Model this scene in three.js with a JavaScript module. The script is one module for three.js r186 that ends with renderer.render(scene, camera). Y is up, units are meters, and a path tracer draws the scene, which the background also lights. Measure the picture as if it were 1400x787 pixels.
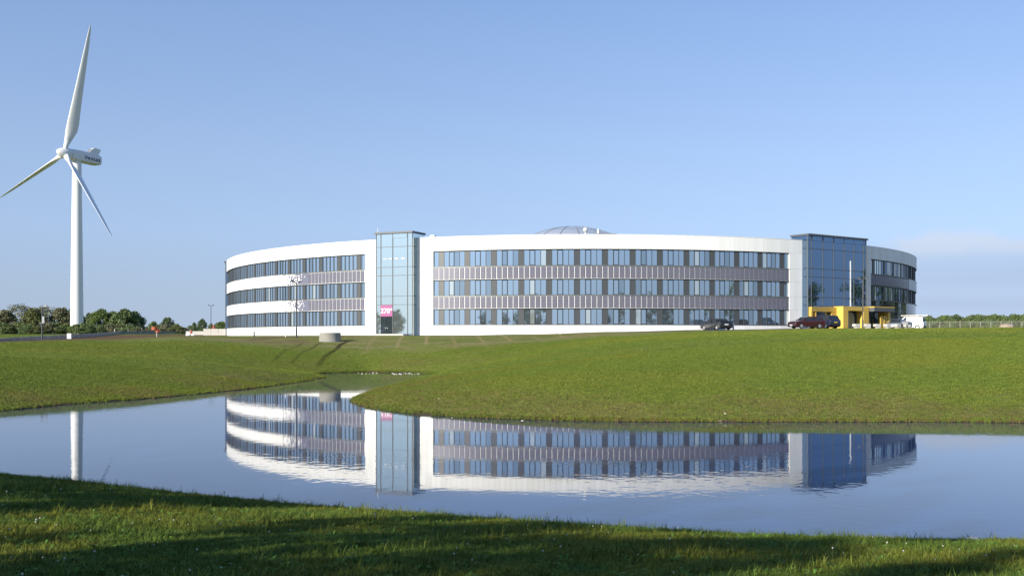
import * as THREE from 'three';
import { mergeGeometries, toCreasedNormals } from 'three/addons/utils/BufferGeometryUtils.js';
import { RoundedBoxGeometry } from 'three/addons/geometries/RoundedBoxGeometry.js';
import { FontLoader } from 'three/addons/loaders/FontLoader.js';
import { TextGeometry } from 'three/addons/geometries/TextGeometry.js';

// ---------------------------------------------------------------- camera
const EYE = 2.9;                       // metres above the pond's water
const camera = new THREE.PerspectiveCamera(2 * Math.atan(787 / 2 / 1350) * 180 / Math.PI, 1400 / 787, 0.3, 9000);
camera.position.set(0, EYE, 0);
camera.lookAt(0, EYE, -100);
camera.setViewOffset(1400, 787, 0, -70.5, 1400, 787);   // rising front: upright verticals, horizon low in the frame
const scene = new THREE.Scene();
const renderer = new THREE.WebGLRenderer({ antialias: true });
renderer.toneMapping = THREE.LinearToneMapping;
renderer.toneMappingExposure = 1.6;
renderer.shadowMap.enabled = true;

// ---------------------------------------------------------------- small maths
function rng(seed) { let a = seed >>> 0; return () => { a = (a + 0x6D2B79F5) >>> 0; let t = a; t = Math.imul(t ^ (t >>> 15), t | 1); t ^= t + Math.imul(t ^ (t >>> 7), t | 61); return ((t ^ (t >>> 14)) >>> 0) / 4294967296; }; }
const clamp = (x, a = 0, b = 1) => Math.min(b, Math.max(a, x));
const lerp = (a, b, t) => a + (b - a) * t;
const sstep = (a, b, x) => { const t = clamp((x - a) / (b - a)); return t * t * (3 - 2 * t); };
const PERM = (() => { const r = rng(77), p = new Uint8Array(512), q = [...Array(256).keys()]; for (let i = 255; i > 0; i--) { const j = Math.floor(r() * (i + 1)); [q[i], q[j]] = [q[j], q[i]]; } for (let i = 0; i < 512; i++) p[i] = q[i & 255]; return p; })();
function vnoise(x, y) {                                   // value noise 0..1
  const xi = Math.floor(x), yi = Math.floor(y), fx = x - xi, fy = y - yi;
  const u = fx * fx * (3 - 2 * fx), v = fy * fy * (3 - 2 * fy), X = xi & 255, Y = yi & 255;
  const a = PERM[PERM[X] + Y], b = PERM[PERM[(X + 1) & 255] + Y], c = PERM[PERM[X] + ((Y + 1) & 255)], d = PERM[PERM[(X + 1) & 255] + ((Y + 1) & 255)];
  return (a + (b - a) * u + (c - a) * v + (a - b - c + d) * u * v) / 255;
}
function fbm(x, y, o = 4) { let s = 0, a = 0.5, n = 0; for (let i = 0; i < o; i++) { s += a * vnoise(x, y); n += a; x = x * 2.03 + 17.1; y = y * 2.03 + 9.7; a *= 0.5; } return s / n; }
function interp(pts, x) { if (x <= pts[0][0]) return pts[0][1]; for (let i = 1; i < pts.length; i++) if (x <= pts[i][0]) { const t = (x - pts[i - 1][0]) / (pts[i][0] - pts[i - 1][0]); return lerp(pts[i - 1][1], pts[i][1], t * t * (3 - 2 * t)); } return pts[pts.length - 1][1]; }

// ---------------------------------------------------------------- sky and sun
const SUN_AZ = -46 * Math.PI / 180, SUN_EL = 19 * Math.PI / 180;      // from behind the left shoulder, low
const sunDir = new THREE.Vector3(Math.sin(SUN_AZ) * Math.cos(SUN_EL), Math.sin(SUN_EL), Math.cos(SUN_AZ) * Math.cos(SUN_EL));
{
  const W = 1536, Hh = 768, data = new Float32Array(W * Hh * 4);
  const stops = [[0, [0.44, 0.55, 0.715]], [2.7, [0.44, 0.57, 0.76]], [6, [0.425, 0.60, 0.885]], [10, [0.375, 0.55, 0.86]], [14, [0.315, 0.485, 0.82]], [19, [0.255, 0.42, 0.765]], [30, [0.17, 0.31, 0.63]], [50, [0.10, 0.21, 0.48]], [90, [0.065, 0.15, 0.39]]];
  for (let j = 0; j < Hh; j++) {
    const el = ((j + 0.5) / Hh - 0.5) * Math.PI, ed = Math.max(0, el * 180 / Math.PI);
    let k = 1; while (k < stops.length - 1 && ed > stops[k][0]) k++;
    const t = clamp((ed - stops[k - 1][0]) / (stops[k][0] - stops[k - 1][0]));
    for (let i = 0; i < W; i++) {
      const az = ((i + 0.5) / W - 0.5) * 2 * Math.PI;               // atan2(z, x)
      const dx = Math.cos(el) * Math.cos(az), dy = Math.sin(el), dz = Math.cos(el) * Math.sin(az);
      const g = Math.acos(clamp(dx * sunDir.x + dy * sunDir.y + dz * sunDir.z, -1, 1));
      const glow = (0.80 + 0.42 * Math.cos(g) * Math.cos(g) + 0.5 * Math.exp(-g / 0.45)) / 1.45;
      const warm = 0.75 * Math.exp(-g / 0.75);
      const c = [0, 1, 2].map((q) => lerp(stops[k - 1][1][q], stops[k][1][q], t) * glow * (1 + warm * [0.5, 0.25, 0][q]));
      // low stratus near the horizon, drifting in banks
      if (ed < 9) {
        const brg = Math.atan2(dx, -dz) * 180 / Math.PI, n = fbm(brg * 0.55 + 3, ed * 1.1 + 11.7, 5), edge = 6 * (fbm(brg * 0.3, ed * 0.8, 3) - 0.5), bank = sstep(16, 22, brg + edge) * (1 - sstep(58, 75, brg + edge));
        const puff = sstep(0.36, 0.6, n) * sstep(4.1, 4.9, ed) * (1 - sstep(4.9 + 0.9 * n, 5.3 + 1.0 * n, ed)) * bank;
        const veil = bank * (1 - sstep(4.6, 5.4, ed)) * (0.3 + 0.8 * fbm(brg * 0.12, ed * 2.6, 4));
        const vc = [0.27, 0.337, 0.47], pc = [0.41, 0.46, 0.54];
        for (let q = 0; q < 3; q++) { c[q] = lerp(c[q], vc[q], veil * 0.75); c[q] = lerp(c[q], pc[q], puff * 0.7); }
      }
      const o = (j * W + i) * 4; data[o] = c[0]; data[o + 1] = c[1]; data[o + 2] = c[2]; data[o + 3] = 1;
    }
  }
  const sky = new THREE.DataTexture(data, W, Hh, THREE.RGBAFormat, THREE.FloatType);
  sky.mapping = THREE.EquirectangularReflectionMapping; sky.colorSpace = THREE.LinearSRGBColorSpace;
  sky.magFilter = THREE.LinearFilter; sky.minFilter = THREE.LinearFilter; sky.wrapS = THREE.RepeatWrapping; sky.needsUpdate = true;
  scene.background = sky; scene.environment = sky;
}
const sun = new THREE.DirectionalLight(new THREE.Color(1.0, 0.93, 0.8), 4.6);
sun.name = 'sun'; sun.position.copy(sunDir).multiplyScalar(400).add(new THREE.Vector3(0, 0, -90)); sun.target.position.set(0, 0, -90);
sun.castShadow = true; Object.assign(sun.shadow.camera, { left: -160, right: 160, top: 120, bottom: -60, near: 10, far: 900 }); sun.shadow.mapSize.set(4096, 4096);
scene.add(sun, sun.target);

// ---------------------------------------------------------------- helpers for things and parts
const taken = new Map();
function numbered(name) { const n = taken.get(name) || 0; taken.set(name, n + 1); return n ? `${name}_${String(n).padStart(3, '0')}` : name; }
function shadows(o) { o.castShadow = true; o.receiveShadow = true; return o; }
function mesh(name, geo, mat, parent) { const m = shadows(new THREE.Mesh(geo, mat)); m.name = parent ? name : numbered(name); (parent || scene).add(m); return m; }
function tag(o, label, category, group) { o.userData.label = label; o.userData.category = category; if (group) o.userData.group = group; return o; }
function thing(name, label, category, [x, y, z] = [0, 0, 0], turn = 0, group) { const o = new THREE.Group(); o.name = numbered(name); o.position.set(x, y, z); o.rotation.y = turn; scene.add(o); return tag(o, label, category, group); }
function structure(o) { o.userData.kind = 'structure'; return o; }
function stuff(o) { o.userData.kind = 'stuff'; return o; }
function copy(src, [x, y, z], turn, label, group) { const c = src.clone(); c.name = numbered(src.name.replace(/_\d{3}$/, '')); c.position.set(x, y, z); c.rotation.y = turn; c.userData = { ...src.userData }; if (label) c.userData.label = label; if (group) c.userData.group = group; scene.add(c); return c; }
const lin = (r, g, b) => new THREE.Color().setRGB(r, g, b);
function std(r, g, b, rough = 0.8, extra = {}) { return new THREE.MeshStandardMaterial({ color: lin(r, g, b), roughness: rough, ...extra }); }
const boxCache = new Map();
function bx(w, h, d) { const k = [w, h, d].map((v) => v.toFixed(4)).join(); if (!boxCache.has(k)) boxCache.set(k, new THREE.BoxGeometry(w, h, d)); return boxCache.get(k); }
function at(geo, x, y, z, rx = 0, ry = 0, rz = 0) { const g = geo.clone(); g.applyMatrix4(new THREE.Matrix4().compose(new THREE.Vector3(x, y, z), new THREE.Quaternion().setFromEuler(new THREE.Euler(rx, ry, rz)), new THREE.Vector3(1, 1, 1))); return g; }
function merge(list) { return mergeGeometries(list.map((g) => { const q = g.index ? g.toNonIndexed() : g; for (const k of Object.keys(q.attributes)) if (!['position', 'normal', 'uv'].includes(k)) q.deleteAttribute(k); return q; })); }
function tube(a, b, r0, r1, seg = 7) { const A = new THREE.Vector3(...a), B = new THREE.Vector3(...b), d = B.clone().sub(A), g = new THREE.CylinderGeometry(r1, r0, d.length(), seg, 1); g.applyQuaternion(new THREE.Quaternion().setFromUnitVectors(new THREE.Vector3(0, 1, 0), d.clone().normalize())); g.translate((A.x + B.x) / 2, (A.y + B.y) / 2, (A.z + B.z) / 2); return g; }
function grain(size, fn, srgb = true) { const d = new Uint8Array(size * size * 4); for (let j = 0; j < size; j++) for (let i = 0; i < size; i++) { const c = fn(i / size, j / size, i, j), o = (j * size + i) * 4; d[o] = clamp(c[0]) * 255; d[o + 1] = clamp(c[1]) * 255; d[o + 2] = clamp(c[2]) * 255; d[o + 3] = 255; } const t = new THREE.DataTexture(d, size, size); t.wrapS = t.wrapT = THREE.RepeatWrapping; t.magFilter = THREE.LinearFilter; t.minFilter = THREE.LinearMipmapLinearFilter; t.generateMipmaps = true; if (srgb) t.colorSpace = THREE.SRGBColorSpace; t.needsUpdate = true; return t; }
function tnoise(u, v, f, o = 4) { let s = 0, a = 0.5, n = 0; for (let k = 0; k < o; k++) { const F = f * 2 ** k, x = u * F, y = v * F, xi = Math.floor(x), yi = Math.floor(y), fx = x - xi, fy = y - yi, U = fx * fx * (3 - 2 * fx), V = fy * fy * (3 - 2 * fy), h = (p, q) => PERM[PERM[((p % F) + F) % F & 255] + (((q % F) + F) % F & 255)] / 255; s += a * lerp(lerp(h(xi, yi), h(xi + 1, yi), U), lerp(h(xi, yi + 1), h(xi + 1, yi + 1), U), V); n += a; a *= 0.5; } return s / n; }   // tiles

// ---------------------------------------------------------------- plan of the pond (photo-survey points at water level, in metres)
const shorePix = (px, py) => { const d = 1350 * EYE / (py - 464); return [(px - 700) / 1350 * d, -d]; };
const POND = [[-520, 600], [-260, 582], [0, 562], [90, 553], [200, 545], [300, 536], [370, 528], [425, 520], [446, 516], [430, 512.5], [440, 510], [500, 508.5], [560, 509.5], [600, 512], [575, 517], [540, 525], [510, 533], [484, 543], [479, 549], [500, 557], [560, 565.5], [640, 571], [760, 575], [900, 577], [1100, 577], [1300, 577], [1500, 579], [1800, 590], [2100, 640], [2000, 720], [1700, 746], [1400, 742], [1250, 741], [1120, 738], [1000, 733], [800, 721], [600, 707.5], [400, 692], [250, 677], [100, 660], [0, 650], [-200, 634], [-480, 622]].map(([a, b]) => shorePix(a, b));
function pondDist(x, z) {                                  // > 0 on land
  let d = 1e9, inside = false;
  for (let i = 0, j = POND.length - 1; i < POND.length; j = i++) {
    const [x1, z1] = POND[j], [x2, z2] = POND[i], ex = x2 - x1, ez = z2 - z1;
    const t = clamp(((x - x1) * ex + (z - z1) * ez) / (ex * ex + ez * ez)), qx = x1 + ex * t - x, qz = z1 + ez * t - z;
    d = Math.min(d, qx * qx + qz * qz);
    if ((z1 > z) !== (z2 > z) && x < x1 + (z - z1) / (z2 - z1) * ex) inside = !inside;
  }
  return (inside ? -1 : 1) * Math.sqrt(d);
}
const PLATEAU = [[-70, 2.55], [-52, 2.95], [-40, 3.42], [-20, 3.5], [-6, 3.56], [3, 3.66], [13, 3.92], [24, 4.08], [40, 4.24], [80, 4.3]];
function groundFrom(s, x, z) {
  const dz = -z;
  if (s < 0) return Math.max(-1.2, s * 0.3) - 0.01;
  const wob = 0.16 * (fbm(x * 0.13 + 3, z * 0.13, 3) - 0.5) * sstep(0, 4, s) + 0.07 * (fbm(x * 0.9, z * 0.9 + 8, 3) - 0.5) * sstep(0, 1.5, s);
  const nearG = 1.35 * (1 - Math.exp(-s / 9));
  let plat = interp(PLATEAU, x * clamp(125 / Math.max(dz, 60), 0.7, 1.6));
  plat = lerp(plat, 4.35, sstep(128, 265, dz));
  plat = Math.min(plat, EYE + (plat - EYE) * Math.min(1, dz / 117));      // an even rise to the forecourt
  const lam = lerp(22, 11, sstep(45, 82, dz));
  let farG = plat * (1 - Math.exp(-s / lam));
  // the dry swale that continues the inlet towards the left
  const ax = -18, az = -80, bxx = -48, bz = -74, ex = bxx - ax, ez = bz - az, t = clamp(((x - ax) * ex + (z - az) * ez) / (ex * ex + ez * ez)), q = Math.hypot(ax + ex * t - x, az + ez * t - z);
  farG -= 0.75 * Math.exp(-q * q / 45) * sstep(0, 6, s);
  const mid = -25 + 0.4 * Math.max(Math.min(0, x), -40);
  const w = sstep(mid - 7, mid + 7, z);
  return lerp(farG, nearG, w) + wob * (1 - 0.7 * sstep(90, 115, dz)) + 0.004;
}
const H = (x, z) => groundFrom(pondDist(x, z), x, z);
const onGround = (px, depth) => { const x = (px - 700) / 1350 * depth; return [x, H(x, -depth), -depth]; };

// ---------------------------------------------------------------- ground: one sheet out to the horizon, soil and turf in its colour map
console.log('ground');
const TX0 = -130, TX1 = 130, TZ0 = -230, TZ1 = 30;
{
  const axis = (segs) => { const out = [segs[0][0]]; for (const [a, b, n, p = 1] of segs) for (let i = 1; i <= n; i++) { const t = i / n; out.push(a + (b - a) * (p >= 1 ? t ** p : 1 - (1 - t) ** (1 / p))); } return out; };
  const xs = axis([[-7000, -130, 14, 0.2], [-130, -60, 60], [-60, -22, 90], [-22, 26, 190], [26, 75, 100], [75, 130, 40], [130, 7000, 14, 5]]);
  const zs = axis([[-8000, -230, 14, 0.2], [-230, -130, 60], [-130, -85, 90], [-85, -28, 210], [-28, -4, 100], [-4, 60, 60], [60, 3000, 10, 5]]);
  const nx = xs.length, nz = zs.length, pos = new Float32Array(nx * nz * 3), uv = new Float32Array(nx * nz * 2), idx = [];
  for (let j = 0; j < nz; j++) for (let i = 0; i < nx; i++) {
    const x = xs[i], z = zs[j], o = j * nx + i;
    pos[o * 3] = x; pos[o * 3 + 1] = H(x, z); pos[o * 3 + 2] = z;
    uv[o * 2] = (x - TX0) / (TX1 - TX0); uv[o * 2 + 1] = (z - TZ0) / (TZ1 - TZ0);
    if (i && j) { const a = o - nx - 1, b = o - nx, c = o - 1; idx.push(a, c, b, b, c, o); }
  }
  const g = new THREE.BufferGeometry(); g.setAttribute('position', new THREE.BufferAttribute(pos, 3)); g.setAttribute('uv', new THREE.BufferAttribute(uv, 2)); g.setIndex(idx); g.computeVertexNormals();
  const N = 2048, d = new Uint8Array(N * N * 4), toS = (c) => 255 * (c <= 0.0031308 ? 12.92 * c : 1.055 * c ** (1 / 2.4) - 0.055);
  const SN = 420, sg = new Float32Array(SN * SN); for (let j = 0; j < SN; j++) for (let i = 0; i < SN; i++) sg[j * SN + i] = pondDist(lerp(TX0, TX1, i / (SN - 1)), lerp(TZ0, TZ1, j / (SN - 1)));
  const GREEN = [0.145, 0.186, 0.030], LUSH = [0.122, 0.170, 0.026], OLIVE = [0.165, 0.178, 0.038], STRAW = [0.30, 0.235, 0.11], SOIL = [0.155, 0.098, 0.06], MUD = [0.085, 0.06, 0.038];
  const c = [0, 0, 0], mixc = (k, t0) => { const t = Math.min(1, t0); c[0] = lerp(c[0], k[0], t); c[1] = lerp(c[1], k[1], t); c[2] = lerp(c[2], k[2], t); };
  for (let j = 0; j < N; j++) for (let i = 0; i < N; i++) {
    const u = (i + 0.5) / N, v = (j + 0.5) / N, x = lerp(TX0, TX1, u), z = lerp(TZ0, TZ1, v), dz = -z;
    const fu = u * (SN - 1), fv = v * (SN - 1), iu = Math.min(SN - 2, fu | 0), iv = Math.min(SN - 2, fv | 0), a = fu - iu, b = fv - iv, q = iv * SN + iu;
    const s = lerp(lerp(sg[q], sg[q + 1], a), lerp(sg[q + SN], sg[q + SN + 1], a), b);
    const n1 = fbm(x * 0.06, z * 0.06 + 40, 4), n2 = fbm(x * 0.5 + 7, z * 0.5, 3), n3 = vnoise(x * 3.1, z * 3.1), n4 = vnoise(x * 7.7 + 3, z * 7.7);
    c[0] = GREEN[0]; c[1] = GREEN[1]; c[2] = GREEN[2];
    mixc(LUSH, sstep(0.40, 0.60, n1)); mixc(OLIVE, sstep(0.45, 0.75, n2) * 0.6); mixc(OLIVE, sstep(0.55, 0.75, fbm(x * 0.035 + 9, z * 0.05, 3)) * 0.7);
    mixc(STRAW, sstep(0.62, 0.95, n3 * 0.6 + n2 * 0.5) * 0.25);
    // thin dry turf on the nose of the bank and mud at the water's edge
    if (dz > 28) { const nose = (1 - sstep(2, 7, s)) * sstep(0.3, 1.2, s) * sstep(0.42, 0.62, fbm(x * 0.16 + 2, z * 0.3, 4) + 0.12 * (x > -12 && x < 16)); mixc([0.175, 0.130, 0.052], nose * 0.45); }
    mixc(MUD, 1 - sstep(0.05, 0.5 + 0.5 * n3, s));
    // newly sown strip below the building with straw drill lines that point back to it
    if (dz > 74) {
      const sown = sstep(92, 99, dz + 5 * (n2 - 0.5)) * sstep(-46, -34, x); mixc([0.235, 0.21, 0.09], sown * (0.3 + 0.65 * sstep(0.4, 0.62, fbm(x * 0.25 + 3, z * 0.6 + 20, 4))));
      const across = x + (dz - 100) * 0.082, k = across / 2.9, w = Math.abs(k - Math.round(k)) * 2.9, hsh = PERM[(Math.round(k) & 255)] / 255;
      if (x > -16) mixc(STRAW, 1.4 * (1 - sstep(0.1, 0.27, w)) * sstep(93 + 7 * hsh, 97 + 7 * hsh, dz) * (0.45 + 0.55 * n3) * (0.5 + 0.5 * hsh));
      if (x > -75 && x < -16) mixc(SOIL, sstep(0.5, 0.68, fbm(x * 0.22, z * 0.1 + 5, 4) + 0.1 * sstep(106, 118, dz)) * sstep(94, 106, dz) * 0.6);
    }
    // bare earth left of the building up to the ramp wall
    mixc(SOIL, sstep(0, 1, (dz - lerp(108, 132, sstep(-70, -46, x)) + 10 * (n1 - 0.5)) / 6) * (1 - sstep(-44, -38, x)) * sstep(-95, -78, x) * (1 - sstep(205, 225, dz)));
    if (dz > 70) { const p = Math.abs(x + 62 - (dz - 88) * 0.55 + 5 * (n1 - 0.5)); mixc(SOIL, (1 - sstep(0.6, 1.8, p + n3 * 0.8)) * (1 - sstep(-46, -40, x)) * 0.75); }
    // wheel ruts running down to the inlet
    for (const [ox, wd] of [[0, 0.17], [-2.3, 0.1], [-3.9, 0.07]]) { const p = Math.abs(x + 17.3 - ox + 0.12 * Math.sin(dz * 0.7)); if (dz > 85 && dz < 107) mixc([0.05, 0.045, 0.02], (1 - sstep(wd, wd + 0.12, p)) * sstep(86, 88, dz) * (1 - sstep(103 + ox, 106 + ox, dz)) * (ox ? 0.6 : 0.95)); }
    const k = 0.80 + 0.24 * n3 + 0.24 * n4, o = (j * N + i) * 4;
    d[o] = toS(clamp(c[0] * k)); d[o + 1] = toS(clamp(c[1] * k)); d[o + 2] = toS(clamp(c[2] * k)); d[o + 3] = 255;
  }
  const t = new THREE.DataTexture(d, N, N); t.colorSpace = THREE.SRGBColorSpace; t.magFilter = THREE.LinearFilter; t.wrapS = t.wrapT = THREE.MirroredRepeatWrapping; t.needsUpdate = true;
  const bump = grain(512, (u, v) => { const n = 0.55 * tnoise(u, v, 16, 4) + 0.45 * tnoise(u, v, 64, 3); return [n, n, n]; }, false); bump.repeat.set(65, 65);
  structure(mesh('ground', g, new THREE.MeshPhysicalMaterial({ map: t, roughness: 1, specularIntensity: 0.05, bumpMap: bump, bumpScale: 0.12 })));
}

// ---------------------------------------------------------------- water
console.log('water');
{
  const sh = new THREE.Shape(POND.map(([x, z]) => { const cx = 0, cz = -35, l = Math.hypot(x - cx, z - cz); return new THREE.Vector2(x + (x - cx) / l * 2.5, -(z + (z - cz) / l * 2.5)); }));
  const g = new THREE.PlaneGeometry(260, 110, 1, 1); g.rotateX(-Math.PI / 2); g.translate(0, 0, -55);
  const uv = g.attributes.uv; for (let i = 0; i < uv.count; i++) uv.setXY(i, g.attributes.position.getX(i) / 20, g.attributes.position.getZ(i) / 20);
  const S = 1024, d = new Float32Array(S * S * 4);
  for (let j = 0; j < S; j++) for (let i = 0; i < S; i++) { const u = i / S, v = j / S; const n = (0.40 + 1.1 * sstep(0.35, 0.7, tnoise(u, v, 5, 3))) * (0.28 * tnoise(u, v, 44, 1) + 0.32 * tnoise(u, v, 90, 1) + 0.27 * tnoise(u + 0.3, v, 160, 1) + 0.13 * tnoise(u, v + 0.6, 250, 1) - 0.5) + 0.5; const o = (j * S + i) * 4; d[o] = d[o + 1] = d[o + 2] = n; d[o + 3] = 1; }
  const t = new THREE.DataTexture(d, S, S, THREE.RGBAFormat, THREE.FloatType); t.wrapS = t.wrapT = THREE.RepeatWrapping; t.magFilter = THREE.LinearFilter; t.needsUpdate = true;
  const m = new THREE.MeshPhysicalMaterial({ color: lin(0.009, 0.029, 0.100), roughness: 0.026, ior: 1.40, bumpMap: t, bumpScale: 0.0011 });
  structure(mesh('water', g, m));
}
console.log('palette');
// ---------------------------------------------------------------- materials
const M = {
  white: std(0.80, 0.80, 0.79, 0.5), whiteRing: std(0.76, 0.76, 0.75, 0.6), frame: std(0.05, 0.058, 0.066, 0.45), darkPanel: std(0.06, 0.066, 0.072, 0.4),
  glass: new THREE.MeshStandardMaterial({ color: lin(0.45, 0.545, 0.625), metalness: 0.9, roughness: 0.02 }),
  glassDimReflect: new THREE.MeshStandardMaterial({ color: lin(0.15, 0.225, 0.33), metalness: 0.9, roughness: 0.02 }),  // darker copy of the glazing: dim sky reflection put into its colour
  glassDim: new THREE.MeshStandardMaterial({ color: lin(0.34, 0.42, 0.48), metalness: 0.9, roughness: 0.02 }),
  glassBlind: new THREE.MeshStandardMaterial({ color: lin(0.60, 0.66, 0.66), metalness: 0.75, roughness: 0.05 }),
  doorGlass: new THREE.MeshStandardMaterial({ color: lin(0.06, 0.08, 0.09), metalness: 0.6, roughness: 0.04 }),
  towerGlass: new THREE.MeshStandardMaterial({ color: lin(0.60, 0.68, 0.67), metalness: 0.9, roughness: 0.02 }),  // paler copy of the same tower glazing: brighter sky put into its colour
  steel: std(0.30, 0.31, 0.31, 0.4, { metalness: 0.4 }), pole: std(0.045, 0.05, 0.055, 0.5), roof: std(0.12, 0.12, 0.12, 0.9),
  pink: std(0.30, 0.055, 0.20, 0.5), print: std(0.85, 0.85, 0.85, 0.6), yellow: std(0.72, 0.48, 0.09, 0.45), ochre: std(0.52, 0.34, 0.07, 0.5),
  concrete: null, turbine: std(0.74, 0.75, 0.75, 0.38), navy: std(0.05, 0.06, 0.16, 0.5), rubber: std(0.018, 0.018, 0.018, 0.8), rim: std(0.5, 0.5, 0.5, 0.3, { metalness: 0.7 }),
  orange: std(0.34, 0.075, 0.035, 0.6), lampGlass: std(0.7, 0.7, 0.68, 0.3), letter: std(0.04, 0.04, 0.04, 0.6), jamb: std(0.09, 0.1, 0.11, 0.5),
};
{
  const c = grain(256, (u, v) => { const n = 0.52 + 0.16 * (tnoise(u, v, 8, 5) - 0.5) + 0.10 * (tnoise(u, v, 4, 2) - 0.5); return [n * 1.12, n * 1.1, n * 1.04]; });
  M.concrete = new THREE.MeshStandardMaterial({ map: c, roughness: 0.9 });
  const cp = grain(128, (u, v) => { const n = 0.74 + 0.12 * (tnoise(u, v, 8, 4) - 0.5); return [n, n * 0.985, n * 0.95]; });
  M.paleConcrete = new THREE.MeshStandardMaterial({ map: cp, roughness: 0.9 });
  // crystalline solar cells: mottled blue and violet flakes, silver fingers between the cells
  const pv = grain(256, (u, v, i, j) => { const cu = (u * 4) % 1, cv = (v * 8) % 1; if (cu < 0.07 || cv < 0.06) return [0.60, 0.60, 0.62]; const f = PERM[PERM[(i >> 2) & 255] + ((j >> 2) & 255)] / 255, q = PERM[PERM[Math.floor(u * 4) + 9] + Math.floor(v * 8)] / 255; return [0.33 + 0.09 * f + 0.04 * q, 0.345 + 0.085 * f, 0.40 + 0.09 * (1 - f)]; });
  M.solar = new THREE.MeshStandardMaterial({ map: pv, roughness: 0.28, metalness: 0.15 });
  M.cell = std(0.17, 0.175, 0.24, 0.3);
}

// ---------------------------------------------------------------- round office building
console.log('building');
const CX = 0.0538567, DC = 178.9335, R = 58.9, D2R = Math.PI / 180, BASE = 3.4, MOD = 0.664;
const C = [DC * Math.sin(CX), -DC * Math.cos(CX)];
const building = thing('office_building', 'round white three-storey office building with ribbon windows, glass towers and a low dome', 'building', [C[0], BASE, C[1]], -CX);
const Y = { roof: 15.63 - BASE, t1: 13.85 - BASE, b1: 11.9 - BASE, t2: 10.25 - BASE, b2: 8.3 - BASE, t3: 6.65 - BASE, b3: 4.7 - BASE, low: -0.9 };
function onRing(name, geo, mat, phi, r, y, parent = building) { const m = mesh(name, geo, mat, parent), a = phi * D2R; m.position.set(r * Math.sin(a), y, r * Math.cos(a)); m.rotation.y = a; return m; }
function arc(r0, r1, y0, y1, p0, p1) {                    // solid curved wall
  const n = Math.max(2, Math.round(Math.abs(p1 - p0) / 1.328)), pos = [], nor = [], idx = [], uv = [];
  const face = (f) => { const s = pos.length / 3; for (let i = 0; i <= n; i++) { const a = lerp(p0, p1, i / n) * D2R; f(Math.sin(a), Math.cos(a)); } for (let i = 0; i < n; i++) idx.push(s + 2 * i, s + 2 * i + 1, s + 2 * i + 2, s + 2 * i + 2, s + 2 * i + 1, s + 2 * i + 3); };
  const add = (x, y, z, a, b, c) => { pos.push(x, y, z); nor.push(a, b, c); uv.push(x, y); };
  face((s, c) => { add(r1 * s, y1, r1 * c, s, 0, c); add(r1 * s, y0, r1 * c, s, 0, c); });
  face((s, c) => { add(r0 * s, y0, r0 * c, -s, 0, -c); add(r0 * s, y1, r0 * c, -s, 0, -c); });
  face((s, c) => { add(r0 * s, y1, r0 * c, 0, 1, 0); add(r1 * s, y1, r1 * c, 0, 1, 0); });
  face((s, c) => { add(r1 * s, y0, r1 * c, 0, -1, 0); add(r0 * s, y0, r0 * c, 0, -1, 0); });
  for (const [p, sg] of [[p0, -1], [p1, 1]]) { const a = p * D2R, s = Math.sin(a), c = Math.cos(a), b = pos.length / 3, tx = sg * c, tz = -sg * s; add(r0 * s, y0, r0 * c, tx, 0, tz); add(r1 * s, y0, r1 * c, tx, 0, tz); add(r0 * s, y1, r0 * c, tx, 0, tz); add(r1 * s, y1, r1 * c, tx, 0, tz); idx.push(...(sg < 0 ? [b, b + 1, b + 2, b + 2, b + 1, b + 3] : [b, b + 2, b + 1, b + 1, b + 2, b + 3])); }
  const g = new THREE.BufferGeometry(); g.setAttribute('position', new THREE.Float32BufferAttribute(pos, 3)); g.setAttribute('normal', new THREE.Float32BufferAttribute(nor, 3)); g.setAttribute('uv', new THREE.Float32BufferAttribute(uv, 2)); g.setIndex(idx); return g;
}
mesh('core_wall', arc(R - 1.2, R - 0.34, Y.low, Y.roof - 0.35, -94, 94), M.frame, building);
mesh('rear_wall', arc(R - 0.4, R, Y.low, Y.roof, 94.2, 265.8), M.white, building);
{ const g = new THREE.CylinderGeometry(R - 0.42, R - 0.42, 0.3, 160); const m = mesh('roof', g, M.roof, building); m.position.y = Y.roof - 0.5; }
mesh('parapet_cap', arc(R - 0.55, R + 0.03, Y.roof, Y.roof + 0.05, -94, 94), M.whiteRing, building);
const modW = MOD * D2R * R;
const rnd = rng(5);
const paneTilt = (m) => { m.rotation.order = 'YXZ'; m.rotation.x = (rnd() - 0.5) * 0.005; m.rotation.y += (rnd() - 0.5) * 0.007; return m; };
let panes = 0; const spare = [];
function bandModule(phi, isDark, rows, vent, far, dimReflect) {
  for (const [t, b] of rows) {
    const h = t - b, y = (t + b) / 2;
    if (isDark) { onRing('dark_panel', bx(modW - 0.02, h - 0.06, 0.06), M.darkPanel, phi, R - 0.21, y); continue; }
    if (far) { spare.push([phi, y, h]); continue; }
    const w = vent ? modW - 0.15 : modW - 0.07, hh = vent ? h - 0.24 : h - 0.12;
    panes++;
    const v = rnd(), mat = v < (dimReflect ? 0.5 : 0.05) ? M.glassBlind : dimReflect ? M.glassDimReflect : v > 0.78 ? M.glassDim : M.glass;
    paneTilt(onRing('window_pane', bx(w, hh, 0.03), mat, phi, R - (vent ? 0.19 : 0.235), y));
  }
}
const whites = [M.white, std(0.765, 0.765, 0.75, 0.55), std(0.82, 0.82, 0.815, 0.5), std(0.785, 0.78, 0.765, 0.5)], wr = rng(8);
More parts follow.
